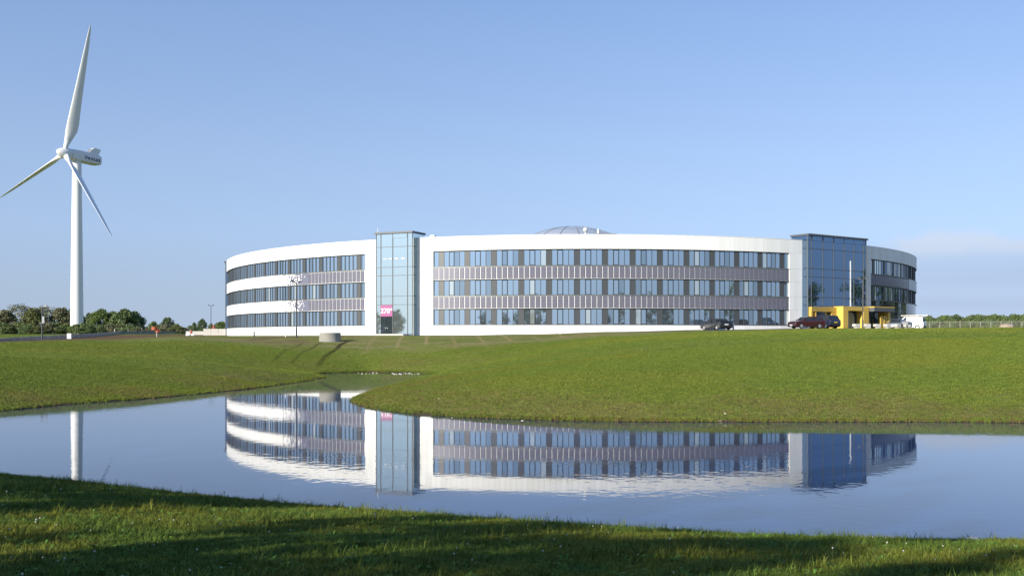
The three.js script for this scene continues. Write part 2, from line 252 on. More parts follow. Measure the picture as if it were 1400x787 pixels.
function cladding(p0, p1, y0, y1, name, step = MOD, mat = M.white, r = R) {
  const n = Math.max(1, Math.round((p1 - p0) / step)), d = (p1 - p0) / n, w = 2 * r * Math.tan(d * D2R / 2) - 0.014;
  for (let i = 0; i < n; i++) onRing(name, bx(w, y1 - y0 - 0.014, 0.16), mat === M.white ? whites[Math.floor(wr() * 4)] : mat, p0 + (i + 0.5) * d, r - 0.08, (y0 + y1) / 2);
}
const ROWS = [[Y.t1, Y.b1], [Y.t2, Y.b2], [Y.t3, Y.b3]];
function band(p0, p1, rows) {                             // dark frame in the window band, white carrier behind the solar panels
  for (const [t, b] of rows) { const fins = [arc(R - 0.33, R - 0.25, b, t, p0, p1)], nf = Math.round((p1 - p0) / MOD); for (let i = 0; i <= nf; i++) { const a = (p0 + i * (p1 - p0) / nf) * D2R; fins.push(at(bx(0.05, t - b, 0.09), (R - 0.21) * Math.sin(a), (t + b) / 2, (R - 0.21) * Math.cos(a), 0, a, 0)); }
    mesh('window_frame', merge(fins), M.frame, building); mesh('window_sill', arc(R - 0.3, R + 0.02, b - 0.05, b, p0, p1), M.steel, building); mesh('window_head', arc(R - 0.3, R - 0.02, t, t + 0.06, p0, p1), M.frame, building); }
}
// front wall between the two glass towers
band(-16.2, 28.96, ROWS);
for (let j = -1; j <= 66; j++) { const phi = 1.4 + 3.32 * (j / 5 - 5); bandModule(phi, j % 5 === 0, ROWS, ((j % 5) + 5) % 5 === 2, false, false); }
for (const [t, b] of [[Y.b1, Y.t2], [Y.b2, Y.t3]]) {
  mesh('solar_carrier', arc(R - 0.3, R - 0.12, b + 0.07, t - 0.06, -16.2, 28.96), M.white, building);
  for (let j = -1; j <= 66; j++) onRing('solar_panel', bx(modW - 0.11, t - b - 0.26, 0.05), M.solar, 1.4 + 3.32 * (j / 5 - 5), R - 0.09, (t + b) / 2);
}
cladding(-18.5, 31.6, Y.t1 + 0.06, Y.roof, 'fascia_panel');
cladding(-16.2, 28.96, Y.low, Y.b3 - 0.06, 'plinth_panel', 2 * MOD);
for (const [a, b] of [[-18.5, -16.21], [28.97, 31.6]]) for (const [y0, y1] of [[Y.low, Y.b3 - 0.06], [Y.b3 - 0.06, Y.t3], [Y.t3, Y.b2], [Y.b2, Y.t2], [Y.t2, Y.b1], [Y.b1, Y.t1 + 0.06]]) cladding(a, b, y0, y1, 'wall_panel');
// wall left of the first tower: solar panels that break up into white
band(-72.5, -25.95, ROWS);
for (let j = -1; j < 68; j++) { const phi = -27.1 - MOD * j; bandModule(phi, j % 5 === 0, ROWS, false, j > 31, false); }
for (const [t, b] of [[Y.b1, Y.t2], [Y.b2, Y.t3]]) {
  mesh('solar_carrier', arc(R - 0.3, R - 0.12, b + 0.07, t - 0.06, -41.6, -25.95), M.white, building);
  for (let j = -1; j < 14; j++) onRing('solar_panel', bx(modW - 0.11, t - b - 0.26, 0.05), M.solar, -27.1 - MOD * j, R - 0.09, (t + b) / 2);
  for (let j = 14; j < 22; j++) {
    const cells = [], keep = 1 - (j - 13) / 9.5, cw = modW / 4, ch = (t - b - 0.2) / 9;
    for (let q = 0; q < 4; q++) for (let k = 0; k < 9; k++) if (rnd() < keep * 1.12) cells.push(at(bx(cw - 0.015, ch - 0.015, 0.03), (q - 1.5) * cw, (k - 4) * ch, 0));
    if (cells.length) onRing('solar_cell_cluster', merge(cells), M.cell, -27.1 - MOD * j, R - 0.1, (t + b) / 2);
  }
  cladding(-72.5, -41.6, b + 0.06, t - 0.05, 'spandrel_panel', 2 * MOD, M.white, R - 0.02);
}
cladding(-78, -23.6, Y.t1 + 0.06, Y.roof, 'fascia_panel');
cladding(-78, -25.95, Y.low, Y.b3 - 0.06, 'plinth_panel', 2 * MOD);
for (const [y0, y1] of [[Y.low, Y.b3 - 0.06], [Y.b3 - 0.06, Y.t3], [Y.t3, Y.b2], [Y.b2, Y.t2], [Y.t2, Y.b1], [Y.b1, Y.t1 + 0.06]]) cladding(-25.94, -23.6, y0, y1, 'wall_panel');
// wall right of the entrance tower: glass ground floor
band(45.2, 72.5, ROWS.slice(0, 2));
for (let j = 0; j < 40; j++) bandModule(45.55 + MOD * j, j % 5 === 1, ROWS.slice(0, 2), false, j > 36, true);
for (const [t, b] of [[Y.b1, Y.t2], [Y.b2, Y.t3]]) {
  if (b === Y.t3) { for (let j = 0; j < 24; j++) paneTilt(onRing('spandrel_glass', bx(2 * modW * 0.98 - 0.06, t - b - 0.16, 0.03), M.doorGlass, 45.2 + MOD * 2 * (j + 0.5), R - 0.1, (t + b) / 2)); continue; }
  mesh('solar_carrier', arc(R - 0.3, R - 0.12, b + 0.07, t - 0.06, 45.2, 60), M.darkPanel, building);
  for (let j = 0; j < 22; j++) onRing('solar_panel', bx(modW - 0.1, t - b - 0.3, 0.05), M.solar, 45.55 + MOD * j, R - 0.09, (t + b) / 2);
  cladding(60.05, 78, b + 0.06, t - 0.05, 'spandrel_panel', 2 * MOD, M.white, R - 0.02);
}
cladding(43, 78, Y.t1 + 0.06, Y.roof, 'fascia_panel');
for (const [y0, y1] of [[Y.t3, Y.b2], [Y.b2, Y.t2], [Y.t2, Y.b1], [Y.b1, Y.t1 + 0.06]]) cladding(43, 45.19, y0, y1, 'wall_panel');
for (let j = 0; j < 24; j++) paneTilt(onRing('shop_pane', bx(2 * modW * 0.98 - 0.06, Y.t3 + 0.75, 0.03), M.doorGlass, 45 + MOD * 2 * (j + 0.5), R - 0.12, (Y.t3 - 0.75) / 2 + 0.3));
if (spare.length) { const m = mesh('window_pane', merge(spare.map(([phi, y, h]) => { const a = phi * D2R; return at(bx(modW - 0.07, h - 0.12, 0.03), (R - 0.235) * Math.sin(a), y, (R - 0.235) * Math.cos(a), 0, a, 0); })), M.glass, building); stuff(m); }

// glass towers
const font = await new FontLoader().loadAsync('fonts/droid/droid_sans_bold.typeface.json');
function text(str, size, depth) { const g = new TextGeometry(str, { font, size, depth, curveSegments: 6 }); g.computeBoundingBox(); const b = g.boundingBox; g.translate(-(b.min.x + b.max.x) / 2, -(b.min.y + b.max.y) / 2, 0); return g; }
function tower(phi, w, p, label, cols, levels, glass, skip = () => false) {
  const t = new THREE.Group(); t.name = 'glass_tower'; building.add(t); t.userData.label = label;
  const a = phi * D2R; t.position.set((R + p) * Math.sin(a), 0, (R + p) * Math.cos(a)); t.rotation.y = a;
  const top = 16.2 - BASE, depth = p + 2.1;
  const put = (n, g, m, x, y, z) => { const o = mesh(n, g, m, t); o.position.set(x, y, z); return o; };
  put('roof_slab', bx(2 * w + 0.25, 0.22, depth + 0.3), M.jamb, 0, top + 0.11, -depth / 2 + 0.1);
  put('tower_core', bx(2 * w - 0.3, top + 0.7, depth - 0.3), M.frame, 0, top / 2 - 0.36, -depth / 2 - 0.05);
  const ys = [-0.8, ...levels, top];
  for (let i = 0; i + 1 < cols.length; i++) for (let k = 0; k + 1 < ys.length; k++) {
    if (skip(i, k)) continue;
    const cw = cols[i + 1] - cols[i], ch = ys[k + 1] - ys[k]; paneTilt(put('glass_pane', bx(cw - 0.06, ch - 0.06, 0.03), glass, (cols[i] + cols[i + 1]) / 2, (ys[k] + ys[k + 1]) / 2, -0.03));
  }
  for (const s of [-1, 1]) for (let k = 0; k + 1 < ys.length; k++) { const o = put('side_pane', bx(0.03, ys[k + 1] - ys[k] - 0.06, depth - 0.1), glass, s * (w - 0.03), (ys[k] + ys[k + 1]) / 2, -depth / 2); o.rotation.y = (rnd() - 0.5) * 0.004; }
  for (const x of cols) put('mullion', bx(0.06, top + 0.8, 0.14), M.jamb, clamp(x, -w + 0.03, w - 0.03), top / 2 - 0.4, -0.02);
  for (const y of levels) put('transom', bx(2 * w - 0.02, 0.06, 0.12), M.jamb, 0, y, -0.021);
  return { t, put, top };
}
const LV = [4.37, 5.45, 8.05, 9.1, 11.65].map((v) => v + EYE - BASE);
{ // pink sign and door
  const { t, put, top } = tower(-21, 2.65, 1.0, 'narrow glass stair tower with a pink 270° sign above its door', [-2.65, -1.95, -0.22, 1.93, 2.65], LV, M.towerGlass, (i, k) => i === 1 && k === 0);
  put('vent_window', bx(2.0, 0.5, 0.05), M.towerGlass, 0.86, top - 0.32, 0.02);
  const sg = put('sign', bx(1.7, 1.42, 0.06), M.pink, -1.085, LV[0] - 0.75, 0.02);
  const tx = mesh('lettering', text('270°', 0.6, 0.02), M.print, sg); tx.position.z = 0.03;
  for (const x of [-1.5, -0.67]) { const d = put('door', bx(0.8, 2.6, 0.06), M.doorGlass, x, 1.05, -0.03); const h = mesh('handle', bx(0.05, 0.1, 0.06), M.print, d); h.position.set(x < -1 ? 0.3 : -0.3, -0.1, 0.06); }
  for (const x of [-1.3, -0.55, 0.35, 1.3]) put('light_fitting', bx(0.5, 0.09, 0.05), M.print, x, 10.15 + EYE - BASE, 0.02);
  put('door_step', bx(4.6, 0.2, 1.2), M.paleConcrete, -0.3, 0.1, 0.6);
  put('lightning_rod', bx(0.05, 0.7, 0.05), M.steel, -2.5, top + 0.5, -0.2);
}
{ // entrance tower with yellow portal
  const { t, put, top } = tower(36.8, 5.9, 0.6, 'wide glass entrance tower, dim sky reflection coloured dark blue into its panes, with a yellow portal at its foot', [-5.9, -5.2, -3.0, -0.85, 1.3, 3.3, 5.3, 5.9], [...LV, 12.75 + EYE - BASE], M.glassDimReflect);
  put('light_strip', bx(0.16, 6.2, 0.05), M.print, 2.6, 7.3 + EYE - BASE, 0.03);
  for (let i = 0; i < 5; i++) put('vent_window', bx(1.95, 0.55, 0.05), M.glassDimReflect, [-4.1, -1.92, 0.22, 2.3, 4.3][i], top - 0.36, 0.03);
  const y0 = 0.7, yt = 7.2 - BASE;
  put('canopy_lintel', bx(4.9, 0.6, 0.5), M.ochre, -3.32, yt - 0.42, 0.27);
  for (const [x, w] of [[-5.6, 0.34], [-4.9, 0.22], [-1.35, 0.9]]) put('yellow_post', bx(w, yt - y0 - 0.72, 0.45), M.ochre, x, (yt - 0.72 + y0) / 2, 0.26);
  put('side_door', bx(2.9, yt - y0 - 0.75, 0.06), M.doorGlass, -3.3, (yt - 0.72 + y0) / 2, 0.06);
  put('portal_jamb', bx(1.0, yt - y0, 1.5), M.yellow, -0.35, (yt + y0) / 2, 0.78); put('portal_jamb', bx(1.05, yt - y0, 1.5), M.yellow, 3.85, (yt + y0) / 2, 0.78);
  put('portal_lintel', bx(3.16, 0.55, 1.5), M.yellow, 1.74, yt - 0.275, 0.78);
  const dg = put('portal_glass', bx(3.14, yt - y0 - 0.58, 0.05), M.doorGlass, 1.74, (yt - 0.58 + y0) / 2, 0.4);
  const ring = new THREE.Shape(); ring.moveTo(-1.1, -1.1); ring.bezierCurveTo(-1.15, 0.9, -1.1, 1.15, 0, 1.15); ring.bezierCurveTo(1.1, 1.15, 1.15, 0.9, 1.1, -1.1); ring.lineTo(-1.1, -1.1);
  for (const x of [-0.42, 0.36]) { const hp = new THREE.Path(); hp.moveTo(x - 0.17, 0.55); hp.lineTo(x + 0.17, 0.6); hp.lineTo(x + 0.2, -0.55); hp.lineTo(x - 0.14, -0.6); hp.closePath(); ring.holes.push(hp); }
  const rg = mesh('door_graphic', new THREE.ExtrudeGeometry(ring, { depth: 0.02, bevelEnabled: false, curveSegments: 10 }), std(0.22, 0.27, 0.24, 0.5), dg); rg.position.z = 0.03;
  put('canopy_roof', bx(4.3, 0.5, 3.4), M.jamb, 6.65, yt - 0.35, 0.6); put('canopy_edge', bx(4.34, 0.16, 3.44), M.ochre, 6.65, yt - 0.02, 0.6);
  put('canopy_wall', bx(0.5, yt - y0 - 0.62, 1.6), M.yellow, 8.5, (yt - 0.62 + y0) / 2, 0.9);
  put('canopy_door', bx(2.3, yt - y0 - 0.7, 0.06), M.doorGlass, 5.6, (yt - 0.7 + y0) / 2, 0.75);
  for (const x of [7.0, 7.75]) { const b = put('notice_board', bx(0.6, 1.8, 0.08), M.yellow, x, y0 + 1.0, 1.6); for (let k = 0; k < 5; k++) { const l = mesh('lettering', bx(0.16, 0.2, 0.01), M.letter, b); l.position.set(0.03, 0.62 - k * 0.31, 0.045); } }
}
tower(-81.6, 2.65, 0.75, 'far glass stair tower edge-on at the end of the curve', [-2.65, 0, 2.65], LV, M.glassDimReflect);
tower(97, 2.65, 0.6, 'glass stair tower on the hidden side of the curve', [-2.65, 0, 2.65], LV, M.glassDimReflect);

// dome over the atrium and roof plant
{
  const dome = new THREE.Group(); dome.name = 'dome'; building.add(dome); dome.position.set(1.3, -0.35, 0); dome.userData.label = 'low grey translucent dome over the middle of the roof';
  const Rs = 17.9, yTop = 20.72 + EYE - BASE, cy = yTop - Rs, th1 = Math.asin(14.6 / Rs);
  const dm = new THREE.MeshStandardMaterial({ color: lin(0.5, 0.53, 0.58), roughness: 0.3, metalness: 0.35 });
  const gore = (a, b) => { const g = new THREE.SphereGeometry(Rs, 5, 6, 0.012, Math.PI / 8 - 0.024, a, b - a - 0.006); return g; };
  const gs = [gore(0.001, th1 * 0.34), gore(th1 * 0.34, th1 * 0.68), gore(th1 * 0.68, th1)];
  for (let i = 0; i < 16; i++) { for (const g of gs) { const m = mesh('dome_panel', g, dm, dome); m.position.y = cy; m.rotation.y = i * Math.PI / 8 + 0.13; }
    const pts = []; for (let k = 0; k <= 10; k++) { const th = th1 * k / 10; pts.push(new THREE.Vector3(Math.sin(th) * Rs, Math.cos(th) * Rs, 0)); }
    const r = mesh('dome_rib', new THREE.TubeGeometry(new THREE.CatmullRomCurve3(pts), 12, 0.09, 5), M.steel, dome); r.position.y = cy - 0.02; r.rotation.y = i * Math.PI / 8 + 0.13; }
  mesh('dome_curb', new THREE.CylinderGeometry(14.9, 14.9, 1.4, 64, 1), M.steel, dome).position.y = Y.roof + 0.2;
  const rp = (name, g, m, px, r, y) => { const b = Math.atan((px - 700) / 1350) - CX, phi = Math.asin(clamp(DC * Math.sin(b) / r, -1, 1)) - b; onRing(name, g, m, phi * 180 / Math.PI, r, y); };
  rp('roof_vent', merge([new THREE.SphereGeometry(0.32, 12, 9), at(new THREE.CylinderGeometry(0.09, 0.09, 1.2, 8), 0, -0.7, 0)]), M.turbine, 800.5, 47, Y.roof + 1.9);
  rp('roof_pipe', new THREE.CylinderGeometry(0.14, 0.14, 1.6, 10), M.turbine, 818, 47, Y.roof + 1.2);
  rp('roof_unit', bx(2.6, 1.0, 1.4), M.roof, 829, 49, Y.roof + 0.62);
  rp('roof_unit', bx(0.9, 0.7, 0.8), M.steel, 856, 50, Y.roof + 0.42); rp('roof_vent', bx(0.6, 0.4, 0.6), M.turbine, 592, 55, Y.roof + 0.5);
}
console.log('panes', panes);
// q across the light, t towards the sun, variant, scale
const NEAR_TREES = [[-17.4, 11, 5, 1.15], [-24, 12, 5, 1.0], [-20.5, 22, 5, 1.0], [-14.6, 16, 6, 0.95], [-10.2, 9, 6, 0.85], [-8.4, 15, 6, 0.95], [-6.4, 22, 6, 1.0], [-4.2, 14, 6, 0.7], [-1.0, 20, 6, 0.8], [-11.6, 30, 6, 0.9]];
const BACK_TREES = [[-62, 40, 5, 1.2], [-74, 34, 5, 1.0], [-52, 48, 5, 1.1], [-84, 30, 5, 1.2], [-40, 58, 6, 1.0], [40, 50, 5, 1.2], [52, 42, 5, 1.3], [64, 40, 5, 1.2], [78, 30, 5, 1.4], [92, 18, 5, 1.3], [104, 4, 5, 1.4], [118, -12, 5, 1.3], [128, -30, 5, 1.3]];
const SIDE_TREES = [[112, -150, 5, 1.2], [122, -138, 5, 1.3], [135, -150, 5, 1.4], [118, -163, 5, 1.1], [142, -128, 5, 1.3], [150, -165, 5, 1.4], [130, -115, 5, 1.2], [140, -100, 5, 1.3], [118, -176, 5, 1.1], [127, -186, 5, 1.1], [136, -196, 5, 1.2], [131, -172, 5, 1.2], [143, -182, 5, 1.3], [124, -199, 5, 1.1], [133, -212, 5, 1.2]];
const LEFT_TREES = [[-100, -64, 5, 0.62], [-112, -55, 5, 0.7], [-125, -58, 5, 0.75], [-118, -70, 5, 0.66], [-98, -50, 5, 0.6], [-135, -45, 5, 0.75], [-128, -74, 5, 0.7], [-106, -60, 5, 0.55], [-119, -62, 5, 0.6]];
// ---------------------------------------------------------------- paved apron round the building
console.log('apron');
function ringPoint(phi, r) { const a = phi * D2R - CX; return [C[0] + r * Math.sin(a), C[1] + r * Math.cos(a)]; }
{
  const pos = [], idx = [], uv = [], n = 140, k = 8;
  for (let i = 0; i <= n; i++) for (let j = 0; j <= k; j++) { const phi = lerp(-30, 82, i / n), [x, z] = ringPoint(phi, lerp(R - 0.3, R + (phi > 14 ? 9 : lerp(2.2, 9, sstep(2, 14, phi))), j / k)); pos.push(x, H(x, z) + 0.03, z); uv.push(x / 4, z / 4); if (i && j) { const o = i * (k + 1) + j; idx.push(o, o - 1, o - k - 2, o, o - k - 2, o - k - 1); } }
  const g = new THREE.BufferGeometry(); g.setAttribute('position', new THREE.Float32BufferAttribute(pos, 3)); g.setAttribute('uv', new THREE.Float32BufferAttribute(uv, 2)); g.setIndex(idx); g.computeVertexNormals();
  const t = grain(256, (u, v) => { const q = 0.30 + 0.14 * (tnoise(u, v, 32, 3) - 0.5); return [q * 1.05, q, q * 0.96]; });
  structure(mesh('pavement', g, new THREE.MeshStandardMaterial({ map: t, roughness: 0.92, side: THREE.DoubleSide })));
}

// ---------------------------------------------------------------- wind turbine
console.log('turbine');
{
  const sc = 1350 / 340, tx = (104.5 - 700) / sc, ty = 4.4, hubY = EYE + (464 - 213) / sc;
  const T = thing('wind_turbine', 'tall white three-bladed wind turbine standing beyond the ramp wall', 'wind turbine', [tx, ty, -340]);
  const h = hubY - ty - 1.4;
  mesh('tower', new THREE.LatheGeometry([[2.16, -1.5], [2.16, 0], [2.1, 6], [1.85, h * 0.5], [1.45, h - 0.3], [1.45, h]].map(([r, y]) => new THREE.Vector2(r, y)), 40), M.turbine, T);
  for (const f of [0.33, 0.66]) { const r = lerp(2.1, 1.47, f) + 0.02; mesh('tower_flange', new THREE.CylinderGeometry(r, r, 0.12, 40, 1), M.turbine, T).position.y = h * f; }
  const psi = 0.946, tau = 3.9 * D2R, ell = 4.36;
  const place = (m) => { m.position.set(0, hubY - ty, 0); m.rotation.order = 'YXZ'; m.rotation.set(0, psi, -tau); return m; };
  // nacelle: long rounded box, chamfered belly, rounded tail; local x runs downwind, z faces the pond
  const sec = [[-2.3, 1.5, 1.5, -1.4], [-2.1, 1.75, 1.8, -1.8], [0, 1.85, 1.95, -1.95], [5.6, 1.85, 1.92, -1.9], [7.2, 1.8, 1.82, -1.82], [8.3, 1.5, 1.5, -1.5], [8.8, 0.9, 0.9, -1.0]];
  const P = [], I = [], K = 24; sec.forEach(([x, w, tp, bt]) => { for (let i = 0; i < K; i++) { const a = i / K * 2 * Math.PI, e = 0.42, cs = Math.cos(a), sn = Math.sin(a), z = Math.sign(cs) * Math.abs(cs) ** e * w, yy = Math.sign(sn) * Math.abs(sn) ** e; P.push(x, yy > 0 ? yy * tp : -yy * bt, z); } });
  for (let s = 0; s + 1 < sec.length; s++) for (let i = 0; i < K; i++) { const a = s * K + i, b = s * K + (i + 1) % K; I.push(a, a + K, b, b, a + K, b + K); }
  for (const [s, f] of [[0, 1], [sec.length - 1, 0]]) { const o = P.length / 3; P.push(sec[s][0] - (f ? 0 : -0.1), 0, 0); for (let i = 0; i < K; i++) { const a = s * K + i, b = s * K + (i + 1) % K; I.push(...(f ? [o, a, b] : [o, b, a])); } }
  let ng = new THREE.BufferGeometry(); ng.setAttribute('position', new THREE.Float32BufferAttribute(P, 3)); ng.setIndex(I); ng = toCreasedNormals(ng, 0.7);
  const nac = place(mesh('nacelle', ng, M.turbine, T));
  const tg = text('Vestas', 1.2, 0.04); const lt = mesh('lettering', tg, M.navy, nac); lt.position.set(4.7, -0.2, 1.86); lt.scale.x = 1.15;
  const fin = new THREE.Shape(); fin.moveTo(3.2, 1.6); fin.lineTo(5.4, 3.9); fin.lineTo(7.9, 3.7); fin.lineTo(7.0, 1.5);
  for (const z of [-1.5, 1.38]) { const f = mesh('cooler_fin', new THREE.ExtrudeGeometry(fin, { depth: 0.12, bevelEnabled: false }), M.turbine, nac); f.position.z = z; }
  const ct = mesh('cooler_top', bx(2.1, 0.14, 2.8), M.turbine, nac); ct.position.set(6.6, 3.72, 0); ct.rotation.z = -0.1; mesh('cooler_grille', bx(0.12, 2.1, 2.6), M.steel, nac).position.set(5.2, 2.3, 0);
  const nose = new THREE.LatheGeometry([[0.0, 2.75], [0.45, 2.6], [0.95, 2.1], [1.35, 1.3], [1.62, 0.3], [1.7, -0.8], [1.66, -1.7], [1.3, -1.9]].map(([r, y]) => new THREE.Vector2(r, y)), 36); nose.scale(1.12, 1.1, 1.12); nose.rotateZ(Math.PI / 2);
  nose.translate(-ell, 0, 0); place(mesh('hub', nose, M.turbine, T));
  // feathered blade along +y, trailing edge downwind (+x)
  const L = 44.1, st = [[1.0, 1.5, 1.5, 0.5], [2.6, 1.55, 1.5, 0.5], [5, 2.5, 1.15, 0.36], [8, 3.7, 0.85, 0.30], [10.5, 3.75, 0.7, 0.29], [18, 3.0, 0.5, 0.3], [28, 2.15, 0.34, 0.3], [37, 1.4, 0.2, 0.3], [41.8, 0.8, 0.12, 0.3], [L, 0.18, 0.05, 0.3]], bp = [], bi = [], B = 16;
  st.forEach(([y, c, t, le], s) => { const tw = lerp(0.48, 0.2, s / 9); for (let i = 0; i < B; i++) { const a = i / B * 2 * Math.PI, xx = Math.cos(a) * c * 0.5 + c * (0.5 - le), zz = Math.sin(a) * t * 0.66 * (0.62 + 0.38 * -Math.cos(a) * (s > 1 ? 1 : 0) + (s > 1 ? 0 : 0.38)); bp.push(xx * Math.cos(tw) - zz * Math.sin(tw), y, xx * Math.sin(tw) + zz * Math.cos(tw)); } });
  for (let s = 0; s + 1 < st.length; s++) for (let i = 0; i < B; i++) { const a = s * B + i, b = s * B + (i + 1) % B; bi.push(a, b, a + B, b, b + B, a + B); }
  const bg = new THREE.BufferGeometry(); bg.setAttribute('position', new THREE.Float32BufferAttribute(bp, 3)); bg.setIndex(bi); bg.computeVertexNormals();
  for (const th of [75.7, -44.3, 195.7]) { const g = bg.clone(); g.rotateX((90 - th) * D2R); g.translate(-ell - 0.1, 0, 0); place(mesh('blade', g, M.turbine, T)); }
}

// ---------------------------------------------------------------- lamp posts
console.log('street furniture');
function lampPost(px, depth, top, label, turn = 0) {
  const p = onGround(px, depth), h = top(depth) - p[1];
  const L = thing('lamp_post', label, 'lamp post', p, turn, 'lamp posts round the building');
  mesh('pole', merge([tube([0, -0.3, 0], [0, 1.1, 0], 0.11, 0.1, 10), tube([0, 1.1, 0], [0, h, 0], 0.075, 0.055, 10)]), M.pole, L);
  for (const s of [-1, 1]) { mesh('arm', tube([0, h - 0.05, 0], [s * 0.25, h + 0.08, 0], 0.035, 0.03, 6), M.pole, L); const hd = mesh('lamp_head', at(new RoundedBoxGeometry(0.46, 0.15, 0.3, 2, 0.05), s * 0.42, h + 0.12, 0, 0, 0, s * 0.25), M.pole, L); mesh('lamp_glass', at(bx(0.34, 0.02, 0.22), s * 0.43, h + 0.04, 0, 0, 0, s * 0.25), M.lampGlass, hd); }
  return L;
}
const topAt = (py) => (d) => EYE + (464 - py) * d / 1350;
lampPost(405, 110, topAt(386), 'dark twin-headed lamp post before the white curve left of the stair tower', 0.5);
lampPost(1180, 122, topAt(381), 'dark twin-headed lamp post before the yellow entrance', -0.2);
lampPost(288, 205, topAt(418), 'slim twin-headed lamp post behind the pale concrete wall', 0.2);
{ const p = onGround(57, 128), h = topAt(420)(128) - p[1], L = thing('camera_mast', 'dark mast with brackets standing before the grey ramp wall', 'mast', p);
  mesh('pole', tube([0, -0.3, 0], [0, h, 0], 0.11, 0.08, 10), M.pole, L); mesh('bracket', bx(0.9, 0.14, 0.3), M.pole, L).position.set(0.15, h, 0); mesh('camera_box', new RoundedBoxGeometry(0.4, 0.3, 0.3, 2, 0.04), M.steel, L).position.set(0.45, h + 0.1, 0); mesh('cabinet', bx(0.26, 0.9, 0.2), M.steel, L).position.set(0.16, h * 0.62, 0); }

// concrete well ring
{ const p = onGround(451, 104), g = new THREE.LatheGeometry([[1.0, -0.3], [1.12, -0.3], [1.12, 0.86], [1.08, 0.9], [0.98, 0.9], [0.98, -0.3]].map(([r, y]) => new THREE.Vector2(r, y)), 40); g.computeVertexNormals();
  const w = thing('well_ring', 'round pale concrete well ring on the grass below the stair tower', 'well ring', p); mesh('ring', toCreasedNormals(g, 0.6), M.concrete, w); mesh('cover', new THREE.CylinderGeometry(0.97, 0.97, 0.06, 32), M.concrete, w).position.y = 0.8; }

// white concrete seat blocks before the entrance
const blockG = 'white concrete blocks in a row before the entrance';
[[1171, 127], [1186, 127.5], [1199.5, 128], [1213.5, 129], [1227, 130], [1240.5, 131]].forEach(([px, d], i) => { const p = onGround(px, d), b = thing('concrete_block', 'white concrete block in the row before the yellow entrance', 'block', p, 0.3 + 0.15 * Math.sin(i * 5), blockG); mesh('seat', at(new RoundedBoxGeometry(0.7, 0.34, 0.7, 2, 0.03), 0, 0.5, 0), M.paleConcrete, b); mesh('foot', at(new RoundedBoxGeometry(0.52, 0.45, 0.6, 2, 0.03), 0.1, 0.12, 0), M.paleConcrete, b); });
{ const p = onGround(1150, 129), b = thing('information_board', 'white upright information board standing before the portal opening', 'board', p, -0.3); mesh('panel', new RoundedBoxGeometry(0.62, 1.25, 0.1, 2, 0.02), M.print, b).position.y = 0.75; mesh('foot', bx(0.7, 0.12, 0.3), M.steel, b).position.y = 0.06; }
// small markers on the lawn edge
for (const [px, d, h, r, mt, nm, lb] of [[347, 113, 0.5, 0.09, M.pole, 'bollard', 'short black bollard before the far white curve'], [390, 113, 0.45, 0.05, M.print, 'marker_post', 'thin white marker post beside the left lamp post'], [766, 117, 0.75, 0.08, M.print, 'marker_post', 'white capped marker post before the middle of the building'], [1003, 118, 0.7, 0.1, M.print, 'marker_post', 'white marker post beside the black car']]) { const p = onGround(px, d), o = thing(nm, lb, 'post', p); mesh('shaft', tube([0, -0.2, 0], [0, h, 0], r, r * 0.9, 10), mt, o); mesh('cap', new THREE.CylinderGeometry(r * 1.35, r * 1.35, 0.08, 10), mt, o).position.y = h + 0.04; }

